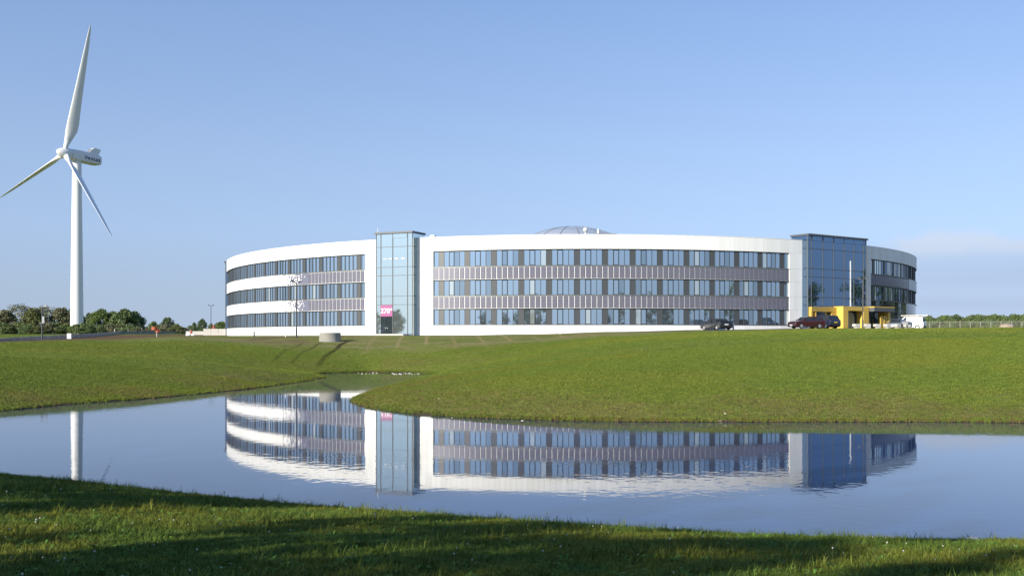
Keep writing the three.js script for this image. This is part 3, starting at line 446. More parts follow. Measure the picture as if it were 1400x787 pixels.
// ramp wall and fence at the left, concrete wall by the building
{
  const line = [[-70, 128], [-30, 128], [0, 130], [40, 138], [80, 152], [115, 172], [142, 205], [165, 250], [215, 265], [262, 272]].map(([px, d]) => { const p = onGround(px, d); return p; });
  const W = thing('ramp_wall', 'long grey concrete ramp wall curving past the turbine foot', 'wall', [0, 0, 0]);
  const tops = [466.5, 464.5, 463.5, 461, 459, 457.5, 455.8, 453.8, 453.6, 454.4];
  for (let i = 0; i + 1 < line.length; i++) { const [x0, y0, z0] = line[i], [x1, y1, z1] = line[i + 1], t0 = EYE + (464 - tops[i] + 1.2) * -z0 / 1350, t1 = EYE + (464 - tops[i + 1] + 1.2) * -z1 / 1350, n = Math.max(1, Math.round(Math.hypot(x1 - x0, z1 - z0) / 7));
    for (let k = 0; k < n; k++) { const a = k / n, b = (k + 1) / n - 0.006, A = [lerp(x0, x1, a), lerp(z0, z1, a)], B = [lerp(x0, x1, b), lerp(z0, z1, b)], ta = lerp(t0, t1, a), tb = lerp(t0, t1, b), nx = -(B[1] - A[1]), nz = B[0] - A[0], l = Math.hypot(nx, nz), ox = nx / l * 0.15, oz = nz / l * 0.15;
      const c = [[A[0] + ox, A[1] + oz], [B[0] + ox, B[1] + oz], [B[0] - ox, B[1] - oz], [A[0] - ox, A[1] - oz]], lo = Math.min(y0, y1) - 1.5, v = [];
      const V = (q, top) => [c[q][0], top ? (q === 1 || q === 2 ? tb : ta) : lo, c[q][1]]; const quad = (p, q, r, s) => v.push(...p, ...q, ...r, ...p, ...r, ...s);
      for (let q = 0; q < 4; q++) { const r = (q + 1) % 4; quad(V(q, 0), V(r, 0), V(r, 1), V(q, 1)); } quad(V(0, 1), V(1, 1), V(2, 1), V(3, 1));
      const g = new THREE.BufferGeometry(); g.setAttribute('position', new THREE.Float32BufferAttribute(v, 3)); const uv = []; for (let q = 0; q < v.length; q += 3) uv.push((v[q] + v[q + 2]) / 6, v[q + 1] / 6); g.setAttribute('uv', new THREE.Float32BufferAttribute(uv, 2)); g.computeVertexNormals(); mesh('wall_panel', g, M.concrete, W); } }
  const post = (px, d, h) => { const p = onGround(px, d), o = thing('fence_post', 'short pale fence post behind the ramp wall', 'post', [p[0], p[1], p[2]], 0, 'pale fence posts behind the ramp wall'); mesh('post', bx(0.18, h, 0.18), M.paleConcrete, o).position.y = h / 2 - 0.2; };
  for (let i = 0; i < 12; i++) post(156 + i * 9.3, 270 + i * 2, 1.9 + 0.3 * ((i * 7) % 3) - 0.2);
  const w2 = thing('concrete_wall', 'pale low concrete wall at the left end of the building', 'wall', onGround(293, 168), 0.08); for (let i = 0; i < 3; i++) mesh('wall_panel', new RoundedBoxGeometry(1.22, 2.2, 0.3, 1, 0.02), M.paleConcrete, w2).position.set((i - 1) * 1.24, 0.0, 0);
  const w3 = thing('low_kerb_wall', 'long low pale kerb wall beside the pale concrete wall', 'wall', onGround(267, 185), 0); mesh('wall', new RoundedBoxGeometry(3.6, 1.2, 0.3, 1, 0.02), M.paleConcrete, w3).position.y = 0.1;
  const cb = thing('cable_cabinet', 'small white cable cabinet against the grey ramp wall', 'cabinet', onGround(94, 150), 0.3); mesh('body', new RoundedBoxGeometry(0.6, 0.85, 0.4, 2, 0.03), M.print, cb).position.y = 0.4; mesh('lid', bx(0.66, 0.05, 0.46), M.steel, cb).position.y = 0.85;
  for (const [px, s] of [[257, 0.34], [264, 0.3]]) { const o = thing('white_boulder', 'white painted boulder beside the dirt road', 'boulder', onGround(px, 150), px, 'white painted boulders beside the dirt road'); const g = new THREE.IcosahedronGeometry(s, 2), P = g.attributes.position; for (let i = 0; i < P.count; i++) { const x = P.getX(i), y = P.getY(i), z = P.getZ(i), k = 0.85 + 0.3 * fbm(x * 2 + 5 + px, z * 2 + y * 2, 3); P.setXYZ(i, x * k * 1.2, y * k * 0.75, z * k); } g.computeVertexNormals(); mesh('stone', g, M.print, o).position.y = s * 0.45; }
  const mk = (px, d, h, label) => { const o = thing('orange_barrier', label, 'barrier', onGround(px, d), 0.3); mesh('post', tube([0, -0.2, 0], [0, h * 0.5, 0], 0.1, 0.1, 8), M.steel, o); const dr = (x, y, r, hh) => mesh('drum', at(new THREE.CylinderGeometry(r, r, hh, 18), x, y, 0), M.orange, o); dr(0.12, h * 0.62, 0.34, h * 0.3); dr(-0.3, h * 0.9, 0.45, h * 0.34); };
  mk(214, 140, 1.35, 'stacked orange drums on a post beside the dirt road');
  const cn = (px, d, y, label) => { const p = onGround(px, d), o = thing('traffic_cone', label, 'cone', [p[0], p[1] + y, p[2]]); mesh('cone', new THREE.CylinderGeometry(0.1, 0.26, 0.7, 14), M.orange, o).position.y = 0.38; mesh('foot', bx(0.6, 0.06, 0.6), M.orange, o).position.y = 0.03; };
  cn(261, 151, 0.15, 'orange cone between the white boulders'); cn(292, 169.5, 1.1, 'orange cone standing behind the pale concrete wall');
}

// railing, kerb and boulder at the right
{
  const F = thing('railing', 'long galvanised mesh railing beyond the car park', 'railing', [0, 0, 0]);
  const A = onGround(1258, 142), B = onGround(1470, 138), n = 15, hgt = 1.15, dx = B[0] - A[0], dz = B[2] - A[2], len = Math.hypot(dx, dz), ang = Math.atan2(-dz, dx);
  const gal = std(0.33, 0.32, 0.30, 0.5, { metalness: 0.3 });
  for (let i = 0; i <= n; i++) { const t = i / n, x = A[0] + dx * t, z = A[2] + dz * t, y = H(x, z); mesh('post', tube([x, y - 0.2, z], [x, y + hgt, z], 0.045, 0.045, 7), gal, F);
    if (i < n) { const x2 = A[0] + dx * (i + 1) / n, z2 = A[2] + dz * (i + 1) / n, y2 = H(x2, z2); for (const h of [0.15, hgt]) mesh('rail', tube([x, y + h, z], [x2, y2 + h, z2], 0.035, 0.035, 6), gal, F);
      const bars = []; for (let k = 1; k < 11; k++) { const s = k / 11; bars.push(tube([lerp(x, x2, s), lerp(y, y2, s) + 0.15, lerp(z, z2, s)], [lerp(x, x2, s), lerp(y, y2, s) + hgt, lerp(z, z2, s)], 0.011, 0.011, 4)); } mesh('bar_infill', merge(bars), gal, F); } }
  const K = thing('kerb', 'pale concrete kerb under the galvanised railing', 'kerb', [0, 0, 0]);
  for (let i = 3; i < 14; i++) { const t = (i + 0.5) / n, x = A[0] + dx * t, z = A[2] + dz * t + 1.4; const m = mesh('kerb_stone', new RoundedBoxGeometry(len / n - 0.02, 0.3, 0.25, 1, 0.02), M.paleConcrete, K); m.position.set(x, H(x, z) + 0.05, z); m.rotation.y = ang; }
  const bl = thing('boulder', 'brownish granite boulder lying before the railing', 'boulder', onGround(1377, 128)); const g = new THREE.IcosahedronGeometry(0.75, 3), P = g.attributes.position; for (let i = 0; i < P.count; i++) { const x = P.getX(i), y = P.getY(i), z = P.getZ(i), k = 0.7 + 0.55 * fbm(x * 1.6 + 5, z * 1.6 + y * 1.3, 4); P.setXYZ(i, x * k * 1.15, Math.max(y * k * 0.66, -0.3), z * k); } g.computeVertexNormals(); mesh('stone', g, std(0.33, 0.26, 0.21, 0.9), bl).position.y = 0.22;
}

// ---------------------------------------------------------------- cars
console.log('cars');
const carGlass = new THREE.MeshStandardMaterial({ color: lin(0.05, 0.06, 0.07), metalness: 0.5, roughness: 0.03 });
const redLamp = std(0.45, 0.012, 0.012, 0.25), headLamp = std(0.7, 0.72, 0.74, 0.15), trim = std(0.02, 0.02, 0.022, 0.6), plateW = std(0.75, 0.75, 0.72, 0.5), plateY = std(0.7, 0.5, 0.06, 0.5);
function paint(r, g, b) { return new THREE.MeshPhysicalMaterial({ color: lin(r, g, b), roughness: 0.35, metalness: 0.2, clearcoat: 1, clearcoatRoughness: 0.04 }); }
// profile points run along +x (forward); cabin = [rear base x, rear top x, front top x, front base x, roof y]
function car(name, label, pos, turn, o) {
  const c = thing(name, label, 'car', pos, turn), L = o.L, w = o.W / 2, s = new THREE.Shape(), wy = 0.31, wr = 0.36, fx = L / 2 - 0.82, rx = -L / 2 + 0.78;
  s.moveTo(-L / 2 + 0.06, 0.3); s.lineTo(rx - wr, 0.22); s.absarc(rx, wy, wr, Math.PI * 1.08, -0.08 * Math.PI, true); s.lineTo(fx - wr, 0.2); s.absarc(fx, wy, wr, Math.PI * 1.08, -0.08 * Math.PI, true); s.lineTo(L / 2 - 0.08, 0.26);
  s.bezierCurveTo(L / 2 + 0.02, 0.36, L / 2, 0.55, L / 2 - 0.08, o.nose - 0.06); s.bezierCurveTo(L / 2 - 0.2, o.nose, o.cab[3] + 0.5, o.belt - 0.03, o.cab[3], o.belt); s.lineTo(o.cab[0], o.belt + 0.02); s.lineTo(-L / 2 + 0.08, o.tail); s.bezierCurveTo(-L / 2 - 0.02, o.tail - 0.1, -L / 2 - 0.01, 0.5, -L / 2 + 0.06, 0.3);
  const bg = new THREE.ExtrudeGeometry(s, { depth: o.W - 0.14, bevelEnabled: true, bevelThickness: 0.07, bevelSize: 0.05, bevelSegments: 3, curveSegments: 12 }); bg.translate(0, 0, -(o.W - 0.14) / 2);
  const body = mesh('body', toCreasedNormals(bg, 0.6), o.paint, c);
  const [rb, rt, ft, fb, ry] = o.cab, wt = w - 0.2, y0 = o.belt - 0.02;
  const quadG = (a, b, cc, d) => { const g = new THREE.BufferGeometry(); g.setAttribute('position', new THREE.Float32BufferAttribute([...a, ...b, ...cc, ...a, ...cc, ...d], 3)); g.computeVertexNormals(); return g; };
  // cabin shell: tapering box with a crowned roof
  const V = { rb: [rb, y0], rt: [rt, ry - 0.05], rt2: [rt + 0.18, ry], ft2: [ft - 0.2, ry], ft: [ft, ry - 0.06], fb: [fb, y0] }, seq = ['rb', 'rt', 'rt2', 'ft2', 'ft', 'fb'], wd = { rb: w - 0.05, rt: wt, rt2: wt - 0.06, ft2: wt - 0.06, ft: wt, fb: w - 0.05 }, gs = [];
  for (let i = 0; i + 1 < seq.length; i++) { const a = V[seq[i]], b = V[seq[i + 1]], wa = wd[seq[i]], wb = wd[seq[i + 1]]; gs.push(quadG([a[0], a[1], wa], [b[0], b[1], wb], [b[0], b[1], -wb], [a[0], a[1], -wa])); }
  for (const z of [1, -1]) for (let i = 1; i + 2 < seq.length; i++) { const a = V.rb, b = V[seq[i]], d = V[seq[i + 1]], q = (k, p) => [p[0], p[1], z * wd[k]]; gs.push(quadG(q('rb', a), q(seq[i], b), q(seq[i + 1], d), q('rb', a))); }
  for (const z of [1, -1]) gs.push(quadG([rb, y0, z * wd.rb], [ft, ry - 0.06, z * wt], [fb, y0, z * wd.fb], [rb, y0, z * wd.rb]));
  const cm = mesh('cabin', merge(gs), o.paint, c); cm.material = o.paint;
  const inset = (A, B, Cc, Dd, m, off, name, par) => { const pts = [A, B, Cc, Dd].map((p) => new THREE.Vector3(...p)), ce = pts.reduce((q, p) => q.add(p), new THREE.Vector3()).multiplyScalar(0.25), nrm = pts[1].clone().sub(pts[0]).cross(pts[2].clone().sub(pts[0])).normalize(); if (nrm.dot(ce.clone().sub(new THREE.Vector3((rb + fb) / 2, 0.8, 0))) < 0) nrm.negate(); const q = pts.map((p) => p.lerp(ce, m).addScaledVector(nrm, off).toArray()); return mesh(name, quadG(...q), carGlass, par); };
  carGlass.side = THREE.DoubleSide; o.paint.side = THREE.DoubleSide;
  inset([fb, y0, w - 0.05], [ft, ry - 0.06, wt], [ft, ry - 0.06, -wt], [fb, y0, -w + 0.05], 0.1, 0.012, 'windscreen', cm);
  inset([rb, y0, w - 0.05], [rt, ry - 0.05, wt], [rt, ry - 0.05, -wt], [rb, y0, -w + 0.05], 0.12, 0.012, 'rear_window', cm);
  const cut = o.panel ?? rt;
  for (const z of [1, -1]) { const zb = z * (w - 0.045), zt = z * (wt + 0.005), mx = (Math.max(rt, cut) + ft) / 2; const yb = y0 + 0.06, yt = ry - 0.09;
    inset([mx + 0.05, yb, zb], [mx + 0.05, yt, zt], [ft - 0.04, yt, zt], [fb - 0.22, yb, zb], 0.04, 0.014, 'side_window', cm);
    if (o.panel === undefined) inset([rb + 0.2, yb, zb], [rt + 0.12, yt, zt], [mx - 0.05, yt, zt], [mx - 0.05, yb, zb], 0.04, 0.014, 'side_window', cm);
    const mi = mesh('mirror', new RoundedBoxGeometry(0.12, 0.12, 0.2, 2, 0.04), o.paint, c); mi.position.set(fb - 0.35, y0 + 0.12, z * (w + 0.08));
    mesh('sill_trim', bx(fx - rx - 0.8, 0.08, 0.03), trim, c).position.set((fx + rx) / 2, 0.27, z * (w + 0.01));
    mesh('door_seam', bx(0.012, 0.5, 0.012), trim, body).position.set(mx, 0.58, z * (w + 0.0)); mesh('door_handle', bx(0.16, 0.03, 0.03), trim, body).position.set(mx + 0.18, 0.74, z * (w + 0.008));
    mesh('tail_light', new RoundedBoxGeometry(0.1, 0.2, 0.3, 2, 0.03), redLamp, c).position.set(-L / 2 + 0.04, o.tail - 0.16, z * (w - 0.2));
    mesh('headlight', new RoundedBoxGeometry(0.16, 0.15, 0.34, 2, 0.04), headLamp, c).position.set(L / 2 - 0.1, o.nose - 0.13, z * (w - 0.24));
    for (const x of [fx, rx]) { const wl = mesh('wheel', at(new THREE.TorusGeometry(wr - 0.13, 0.095, 8, 22), x, wy, z * (w - 0.1)), M.rubber, c); mesh('rim', at(new THREE.CylinderGeometry(wr - 0.13, wr - 0.15, 0.1, 16), x, wy, z * (w - 0.07), Math.PI / 2), M.rim, wl); } }
  mesh('bumper', new RoundedBoxGeometry(0.2, 0.26, o.W - 0.1, 3, 0.08), o.bumper || trim, c).position.set(L / 2 - 0.04, 0.38, 0); mesh('bumper', new RoundedBoxGeometry(0.2, 0.26, o.W - 0.1, 3, 0.08), o.bumper || trim, c).position.set(-L / 2 + 0.05, 0.42, 0);
  mesh('number_plate', bx(0.02, 0.12, 0.5), plateW, c).position.set(L / 2 + 0.07, 0.4, 0); mesh('number_plate', bx(0.02, 0.14, 0.5), o.plate || plateW, c).position.set(-L / 2 - 0.06, o.tail - 0.3, 0);
  return c;
}
// turn: heading of the bonnet; 0 = towards +x, pi/2 = away from the pond
car('saloon_car', 'black saloon car seen from behind before the solar-panelled wall', onGround(979.5, 119), Math.PI / 2 + 0.16 + 0.2, { L: 4.4, W: 1.76, nose: 0.78, belt: 0.9, tail: 0.96, cab: [-1.75, -1.0, 0.45, 1.2, 1.38], paint: paint(0.012, 0.013, 0.015) });
car('hatchback_car', 'dark red hatchback parked side-on before the entrance tower', onGround(1103, 117), Math.PI + 0.32, { L: 4.1, W: 1.68, nose: 0.76, belt: 0.9, tail: 0.98, cab: [-1.98, -1.5, 0.35, 1.1, 1.42], paint: paint(0.05, 0.004, 0.009) });
car('estate_car', 'dark blue estate car with a yellow rear plate behind the red hatchback', onGround(1124.5, 121), Math.PI / 2 + 0.5, { L: 4.3, W: 1.74, nose: 0.85, belt: 0.98, tail: 1.05, cab: [-2.1, -1.85, 0.3, 1.1, 1.6], paint: paint(0.008, 0.012, 0.04), plate: plateY });
const vanP = onGround(1243, 137), van = car('panel_van', 'white panel van carrying a long board on its roof rack', vanP, Math.PI - 0.62, { L: 4.2, W: 1.75, nose: 0.85, belt: 1.0, tail: 1.1, cab: [-2.05, -1.95, 0.45, 1.15, 1.78], paint: paint(0.78, 0.78, 0.77), panel: -0.3 });
{ for (const x of [-1.5, 0.1]) mesh('roof_rack', bx(0.05, 0.12, 1.5), trim, van).position.set(x, 1.84, 0);
  const bd = mesh('roof_board', new RoundedBoxGeometry(3.6, 0.12, 0.9, 2, 0.03), std(0.6, 0.56, 0.48, 0.7), van); bd.position.set(-0.8, 1.97, 0.2); }
car('parked_car', 'small grey car facing out between the concrete blocks and the white panel van', onGround(1227, 132.5), Math.PI + 0.95, { L: 4.2, W: 1.72, nose: 0.8, belt: 0.95, tail: 1.02, cab: [-1.9, -1.5, 0.35, 1.1, 1.4], paint: paint(0.16, 0.175, 0.19) });

// ---------------------------------------------------------------- trees
console.log('trees');
function treeGeo(seed, h, r, crownLow, nClump, perClump, leaf, bushy) {
  const q = rng(seed), pos = [], nor = [], idx = [], trunk = [];
  trunk.push(tube([0, -0.4, 0], [0, h * 0.45, 0], h * 0.024, h * 0.014, 8));
  const ph = q() * 9;
  for (let c = 0; c < nClump; c++) {
    const a = q() * Math.PI * 2, t = q() ** 0.8, yy = lerp(crownLow, 1, t), prof = Math.sin(Math.PI * clamp((yy - crownLow) / (1 - crownLow) * 0.82 + 0.16)) ** 0.7, rr = r * prof * (0.72 + 0.5 * vnoise(a * 1.4 + ph, yy * 4 + seed)) * Math.sqrt(0.25 + 0.75 * q());
    const cx = Math.cos(a) * rr, cz = Math.sin(a) * rr, cy = yy * h * (0.9 + 0.12 * vnoise(a * 1.1 + ph * 2, seed)), cr = r * (0.16 + 0.14 * q()) * (bushy || 1);
    if (c % 5 === 0) trunk.push(tube([0, h * (crownLow + 0.1 * q()), 0], [cx * 0.85, cy * 0.95, cz * 0.85], h * 0.008, h * 0.002, 5));
    for (let l = 0; l < perClump; l++) {
      const u = q() * 2 - 1, b = q() * 6.283, k = Math.cbrt(q()) * cr, sn = Math.sqrt(1 - u * u), px = cx + k * sn * Math.cos(b), py = cy + k * u * 0.75, pz = cz + k * sn * Math.sin(b);
      const d1 = new THREE.Vector3(q() - 0.5, q() - 0.5, q() - 0.5).normalize(), d2 = new THREE.Vector3(q() - 0.5, q() - 0.5, q() - 0.5).cross(d1).normalize(), n = d1.clone().cross(d2), s1 = leaf * (0.6 + 0.8 * q()), s2 = s1 * (0.45 + 0.3 * q()), o = pos.length / 3;
      for (const [e, f] of [[-1, 0], [0, -1], [1, 0], [0, 1]]) { pos.push(px + d1.x * e * s1 + d2.x * f * s2, py + d1.y * e * s1 + d2.y * f * s2, pz + d1.z * e * s1 + d2.z * f * s2); nor.push(n.x, n.y, n.z); }
      idx.push(o, o + 1, o + 2, o, o + 2, o + 3);
    }
  }
  const g = new THREE.BufferGeometry(); g.setAttribute('position', new THREE.Float32BufferAttribute(pos, 3)); g.setAttribute('normal', new THREE.Float32BufferAttribute(nor, 3)); g.setIndex(idx);
  return { crown: g, trunk: merge(trunk) };
}
const bark = std(0.10, 0.08, 0.06, 0.95), leafM = [[0.11, 0.155, 0.05], [0.085, 0.125, 0.05], [0.12, 0.135, 0.038], [0.155, 0.155, 0.075], [0.11, 0.155, 0.035]].map(([r, g, b]) => std(r, g, b, 0.75, { side: THREE.DoubleSide }));  // crown colours lightened in place of distance haze, the brownish one most
const variants = [treeGeo(11, 9, 4.6, 0.04, 120, 60, 0.26), treeGeo(12, 9, 4.0, 0.05, 110, 60, 0.26), treeGeo(13, 6, 3.8, 0.02, 90, 50, 0.22), treeGeo(14, 4, 3.4, 0.02, 70, 40, 0.18), treeGeo(15, 9, 5.0, 0.12, 90, 40, 0.2)];
function tree(name, label, group, v, leafI, p, scale, turn, wide = 1) { const t = thing(name, label, name.includes('bush') ? 'bush' : 'tree', p, turn, group); t.scale.set(scale * wide, scale, scale * wide); mesh('trunk', variants[v].trunk, bark, t); mesh('crown', variants[v].crown, leafM[leafI], t); return t; }
{
  const q = rng(31);
  const put = (px, d, hpx, v, lf, name, label, group, wide = 1) => { const h = [9, 9, 6, 4, 9][v], p = onGround(px, d), want = EYE + (464 - hpx) * d / 1350 - p[1]; tree(name, label, group, v, lf, p, want / h, q() * 6, wide); };
  const gl = 'trees along the field edge beyond the turbine';
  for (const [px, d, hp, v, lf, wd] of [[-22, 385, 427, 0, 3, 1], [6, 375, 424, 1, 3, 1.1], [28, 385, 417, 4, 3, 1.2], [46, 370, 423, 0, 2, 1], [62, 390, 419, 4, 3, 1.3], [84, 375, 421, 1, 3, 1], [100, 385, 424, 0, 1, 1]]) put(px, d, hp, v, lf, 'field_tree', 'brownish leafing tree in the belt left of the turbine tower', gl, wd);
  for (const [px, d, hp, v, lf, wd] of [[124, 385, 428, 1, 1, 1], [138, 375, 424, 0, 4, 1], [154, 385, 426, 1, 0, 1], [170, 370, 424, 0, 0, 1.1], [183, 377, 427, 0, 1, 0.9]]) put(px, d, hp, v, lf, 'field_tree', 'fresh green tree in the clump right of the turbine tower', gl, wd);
  const gm = 'lone trees between the turbine and the building';
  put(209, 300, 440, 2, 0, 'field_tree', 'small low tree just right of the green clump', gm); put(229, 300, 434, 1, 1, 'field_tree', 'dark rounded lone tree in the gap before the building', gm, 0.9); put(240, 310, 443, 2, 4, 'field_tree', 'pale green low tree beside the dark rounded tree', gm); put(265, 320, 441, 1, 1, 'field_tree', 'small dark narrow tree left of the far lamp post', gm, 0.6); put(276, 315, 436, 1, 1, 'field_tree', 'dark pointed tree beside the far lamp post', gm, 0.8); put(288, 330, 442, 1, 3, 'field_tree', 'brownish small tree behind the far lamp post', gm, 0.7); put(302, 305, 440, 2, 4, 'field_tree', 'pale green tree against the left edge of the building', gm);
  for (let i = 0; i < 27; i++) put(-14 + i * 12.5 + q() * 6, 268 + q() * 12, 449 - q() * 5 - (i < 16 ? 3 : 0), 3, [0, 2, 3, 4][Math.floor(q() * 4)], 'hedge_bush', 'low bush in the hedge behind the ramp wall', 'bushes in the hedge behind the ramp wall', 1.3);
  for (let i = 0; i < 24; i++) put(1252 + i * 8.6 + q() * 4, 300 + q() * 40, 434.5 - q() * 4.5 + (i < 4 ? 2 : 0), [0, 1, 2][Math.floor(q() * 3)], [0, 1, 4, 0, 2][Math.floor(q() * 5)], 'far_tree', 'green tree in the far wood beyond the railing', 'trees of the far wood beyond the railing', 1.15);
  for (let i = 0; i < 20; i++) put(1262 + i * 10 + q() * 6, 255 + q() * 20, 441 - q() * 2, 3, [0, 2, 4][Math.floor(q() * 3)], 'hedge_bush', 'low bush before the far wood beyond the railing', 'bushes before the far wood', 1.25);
}
// trees on the photographer's side: they shade the near bank and stand mirrored in the ground-floor windows
{
  const p2 = [Math.cos(SUN_AZ), -Math.sin(SUN_AZ)], s2 = [Math.sin(SUN_AZ), Math.cos(SUN_AZ)], lab = 'leafy tree on the bank behind the photographer', grp = 'trees on the near side of the pond';
  const big = treeGeo(21, 11, 3.6, 0.22, 60, 60, 0.17), slim = treeGeo(22, 12, 2.0, 0.15, 46, 60, 0.16); variants.push(big, slim);
  const q = rng(91);
  for (const [k, t, v, sc] of NEAR_TREES) { const x = k * p2[0] + t * s2[0], z = k * p2[1] + t * s2[1]; tree('bank_tree', lab, grp, v, 0, [x, H(x, z), z], sc, q() * 6); }
  for (const [x, z, v, sc] of SIDE_TREES) tree('park_tree', 'tall leafy tree at the side of the car park, mirrored in the glass', 'trees at the side of the car park', v, [0, 1][Math.floor(q() * 2)], [x, H(x, z), z], sc, q() * 6);
  for (const [x, z, v, sc] of LEFT_TREES) tree('meadow_tree', 'leafy tree in the meadow left of the pond, mirrored in the stair tower', 'trees in the meadow left of the pond', v, [0, 1][Math.floor(q() * 2)], [x, H(x, z), z], sc, q() * 6);
  for (const [x, z, v, sc] of BACK_TREES) tree('bank_tree', lab, grp, v, [0, 1][Math.floor(q() * 2)], [x, H(x, z), z], sc, q() * 6);
}

// ---------------------------------------------------------------- grass, weeds, stones
console.log('grass');
function tuft(seed, blades, spread, h, w) {
  const q = rng(seed), pos = [], nor = [], idx = [];
  for (let i = 0; i < blades; i++) {
    const a = q() * 6.283, r = Math.sqrt(q()) * spread, x = Math.cos(a) * r, z = Math.sin(a) * r, hh = h * (0.55 + 0.7 * q()), b = q() * 6.283, lean = hh * (0.25 + 0.75 * q()), dx = Math.cos(b), dz = Math.sin(b), ww = w * (0.6 + 0.8 * q()), o = pos.length / 3;
    for (const [t, k] of [[0, 1], [0.55, 0.8], [1, 0]]) { const y = hh * (t - 0.18 * t * t), l = lean * t * t; if (k) { pos.push(x + dx * l - dz * ww * k / 2, y, z + dz * l + dx * ww * k / 2, x + dx * l + dz * ww * k / 2, y, z + dz * l - dx * ww * k / 2); } else pos.push(x + dx * l, y, z + dz * l); }
    idx.push(o, o + 1, o + 2, o + 2, o + 1, o + 3, o + 2, o + 3, o + 4);
  }
  const g = new THREE.BufferGeometry(); g.setAttribute('position', new THREE.Float32BufferAttribute(pos, 3)); g.setIndex(idx); return g;
}
function rosette(seed) { // broad-leaved weed
  const q = rng(seed), pos = [], nor = [], idx = [];
  for (let i = 0; i < 9; i++) { const b = i * 0.7 + q(), L = 0.06 + 0.05 * q(), up = 0.3 + 0.5 * q(), dx = Math.cos(b), dz = Math.sin(b), o = pos.length / 3; for (const [t, k] of [[0, 0.25], [0.5, 1], [1, 0.05]]) { const y = L * up * Math.sin(t * 2.2), l = L * t, w = 0.014 * k; pos.push(dx * l - dz * w, y, dz * l + dx * w, dx * l + dz * w, y, dz * l - dx * w); } idx.push(o, o + 1, o + 2, o + 2, o + 1, o + 3, o + 2, o + 3, o + 4, o + 4, o + 3, o + 5); }
  const g = new THREE.BufferGeometry(); g.setAttribute('position', new THREE.Float32BufferAttribute(pos, 3)); g.setIndex(idx); return g;
}
const blade = new THREE.MeshPhysicalMaterial({ color: lin(1, 1, 1), roughness: 0.7, specularIntensity: 0.25, side: THREE.DoubleSide });
function scatter(name, label, geo, mat, n, sample, size, colour, seed) {
  const q = rng(seed), im = new THREE.InstancedMesh(geo, mat, n), m = new THREE.Matrix4(), e = new THREE.Euler(), qq = new THREE.Quaternion(), c = new THREE.Color(); let k = 0;
  for (let tries = 0; k < n && tries < n * 12; tries++) { const p = sample(q); if (!p) continue; e.set((q() - 0.5) * 0.3, q() * 6.283, (q() - 0.5) * 0.3); const s = size(q, p); m.compose(new THREE.Vector3(...p), qq.setFromEuler(e), new THREE.Vector3(s, s * (0.75 + 0.5 * q()), s)); im.setMatrixAt(k, m); colour(c, q, p); im.setColorAt(k, c); k++; }
  im.count = k; im.name = numbered(name); shadows(im); scene.add(im); tag(im, label, 'grass'); stuff(im); return im;
}
const nearSpot = (q) => { const d = 5.2 + 18 * q() ** 1.15, x = (q() * 2 - 1) * (d * 0.56 + 1), s = pondDist(x, -d); return s > 0.03 && s < 13 ? [x, groundFrom(s, x, -d), -d] : null; };
const turf = (c, q, p) => { const n = fbm(p[0] * 0.55 + 4, p[2] * 0.55, 3), t = sstep(0.4, 0.65, n), r = 0.75 + 0.5 * q(); const y = q() < 0.1 ? 0.045 : 0; c.setRGB((lerp(0.085, 0.130, t) + y) * r, (lerp(0.130, 0.145, t) + y * 0.8) * r, (0.02 + y * 0.3) * r); };
scatter('grass', 'short uneven grass on the near bank of the pond', tuft(3, 9, 0.055, 0.06, 0.0055), blade, 210000, nearSpot, (q) => 0.7 + 0.7 * q(), turf, 41);
scatter('tall_grass', 'longer grass tussocks scattered over the near bank', tuft(4, 12, 0.05, 0.14, 0.007), blade, 5200, (q) => { const p = nearSpot(q); return p && fbm(p[0] * 0.6, p[2] * 0.6 + 30, 3) + 0.3 * q() > 0.66 ? p : null; }, (q) => 0.7 + 0.6 * q(), turf, 42);
scatter('broad_leaf_weeds', 'broad-leaved weeds among the grass of the near bank', rosette(6), blade, 5000, nearSpot, (q) => 0.5 + 0.6 * q(), (c, q) => { const r = 0.8 + 0.5 * q(); c.setRGB(0.075 * r, 0.155 * r, 0.025 * r); }, 43);
scatter('shore_grass', 'grass fringe along the near waterline', tuft(8, 8, 0.04, 0.12, 0.008), blade, 2600, (q) => { const p = nearSpot(q); if (!p) return null; const s = pondDist(p[0], p[2]); return s < 0.35 ? p : null; }, (q) => 0.6 + 0.6 * q(), turf, 44);
{ // seed heads of dandelions
  const st = tube([0, 0, 0], [0.01, 0.13, 0], 0.0022, 0.0018, 4), hd = at(new THREE.IcosahedronGeometry(0.0085, 1), 0.01, 0.136, 0);
  const spot = (q) => { const p = nearSpot(q); return p && fbm(p[0] * 0.7 + 50, p[2] * 0.7, 3) > 0.48 - 0.1 * (p[0] > -1 && p[0] < 3) ? p : null; };
  scatter('dandelion_heads', 'pale dandelion seed heads over the near bank', hd, blade, 260, spot, (q) => 0.7 + 0.6 * q(), (c) => c.setRGB(0.42, 0.41, 0.36), 45);
  scatter('dandelion_stalks', 'thin stalks of the dandelion seed heads on the near bank', st, blade, 260, spot, (q) => 0.7 + 0.6 * q(), (c) => c.setRGB(0.12, 0.14, 0.05), 45);
}
const farTurf = (c, q, p) => { const n = fbm(p[0] * 0.16 + 4, p[2] * 0.16, 4), t = sstep(0.42, 0.62, n), r = 0.8 + 0.4 * q(); c.setRGB(lerp(0.142, 0.164, t) * r, lerp(0.188, 0.192, t) * r, 0.030 * r); if (p[2] > -64) { const s = pondDist(p[0], p[2]), nose = (1 - sstep(2, 8, s)) * sstep(0.42, 0.62, fbm(p[0] * 0.16 + 2, p[2] * 0.3, 4) + 0.12 * (p[0] > -12 && p[0] < 16)); if (q() < nose * 0.38) c.setRGB(0.185 * r, 0.145 * r, 0.055 * r); } };
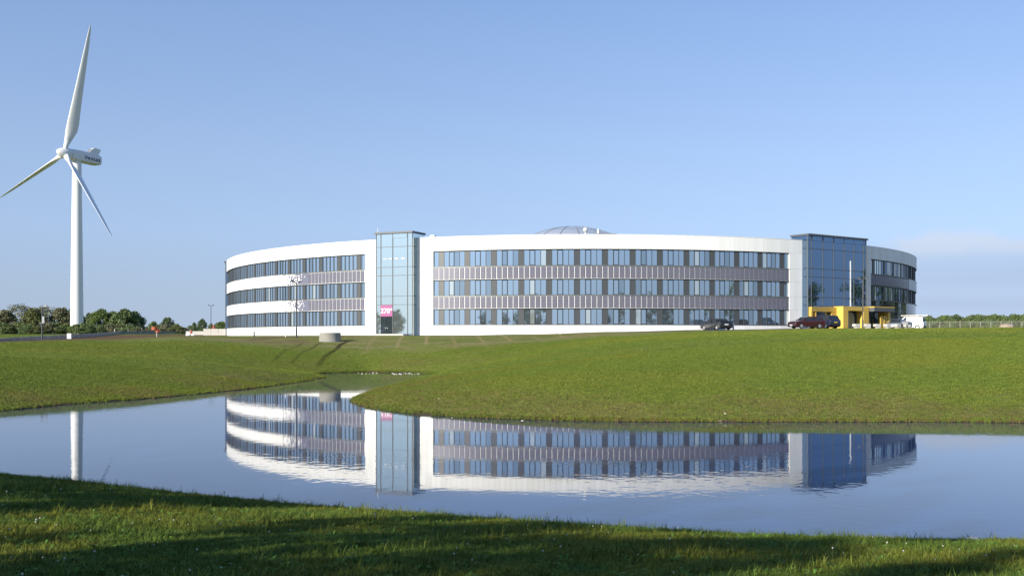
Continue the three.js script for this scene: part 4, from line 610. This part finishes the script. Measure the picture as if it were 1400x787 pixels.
const farSpot = (d0, d1) => (q) => { const d = lerp(d0, d1, Math.sqrt(q())), x = (q() * 2 - 1) * d * 0.54, s = pondDist(x, -d); return s > 0.15 ? [x, groundFrom(s, x, -d), -d] : null; };
scatter('grass', 'fine turf on the far banks of the pond', tuft(9, 16, 0.16, 0.042, 0.013), blade, 90000, farSpot(33, 62), (q) => 0.6 + 0.8 * q(), farTurf, 46);
scatter('grass', 'thin young turf on the slope below the building', tuft(10, 16, 0.3, 0.04, 0.018), blade, 60000, (q) => { const p = farSpot(58, 101)(q); return p && q() < 1 - sstep(86, 101, -p[2]) ? p : null; }, (q) => 0.6 + 0.8 * q(), farTurf, 47);
scatter('shore_grass', 'ragged grass fringe along the far waterline', tuft(14, 12, 0.1, 0.14, 0.012), blade, 9000, (q) => { const k = Math.floor(q() * 28), [x1, z1] = POND[k], [x2, z2] = POND[k + 1], t = q(), x = lerp(x1, x2, t) + (q() - 0.5) * 1.2, z = lerp(z1, z2, t) - q() * 0.7, s = pondDist(x, z); return s > -0.02 && s < 0.5 && fbm(x * 0.8, z * 0.8, 3) > 0.4 ? [x, groundFrom(Math.max(0, s), x, z), z] : null; }, (q) => 0.4 + 0.9 * q() * q(), farTurf, 48);
// stones
{
  const gs = [0, 1, 2].map((k) => { const g = new THREE.IcosahedronGeometry(1, 2), P = g.attributes.position; for (let i = 0; i < P.count; i++) { const x = P.getX(i), y = P.getY(i), z = P.getZ(i), n = 0.7 + 0.6 * fbm(x * 1.3 + k * 7 + 5, z * 1.3 + y, 3); P.setXYZ(i, x * n * 1.2, y * n * 0.6, z * n * 0.9); } g.computeVertexNormals(); return g; });
  const pale = std(0.55, 0.52, 0.47, 0.85), q = rng(12);
  const stone = (px, py, r, label, group) => { const [x, z] = shorePix(px, py), o = thing('stone', label, 'stone', [x, Math.max(H(x, z), -0.02), z], q() * 6, group), m = mesh('stone_body', gs[Math.floor(q() * 3)], pale, o); m.scale.setScalar(r); m.position.y = r * 0.3; };
  for (let i = 0; i < 13; i++) stone(536 + i * 3 + q() * 2, 510.2 + q() * 1.4, 0.045 + 0.05 * q(), 'white stone in the shallows at the head of the inlet', 'white stones at the head of the inlet');
  for (let i = 0; i < 6; i++) stone(490 + i * 5, 509.6 + q() * 1.2, 0.045 + 0.04 * q(), 'white stone in the shallows at the head of the inlet', 'white stones at the head of the inlet');
  for (const [px, py] of [[618, 571], [714, 575], [985, 576.5], [992, 573], [600, 556]]) stone(px, py, 0.03 + 0.02 * q(), 'small pale stone at the edge of the far bank', 'pale stones along the far waterline');
  for (const [px, py, r] of [[1212, 742.5, 0.07], [1190, 743.5, 0.06], [1305, 752, 0.05], [1330, 744.5, 0.09], [1345, 744, 0.07], [90, 661, 0.11], [1281, 747, 0.04], [823, 726, 0.05]]) stone(px, py, r, 'small pale stone at the edge of the near bank', 'pale stones along the near waterline');
}

renderer.render(scene, camera);
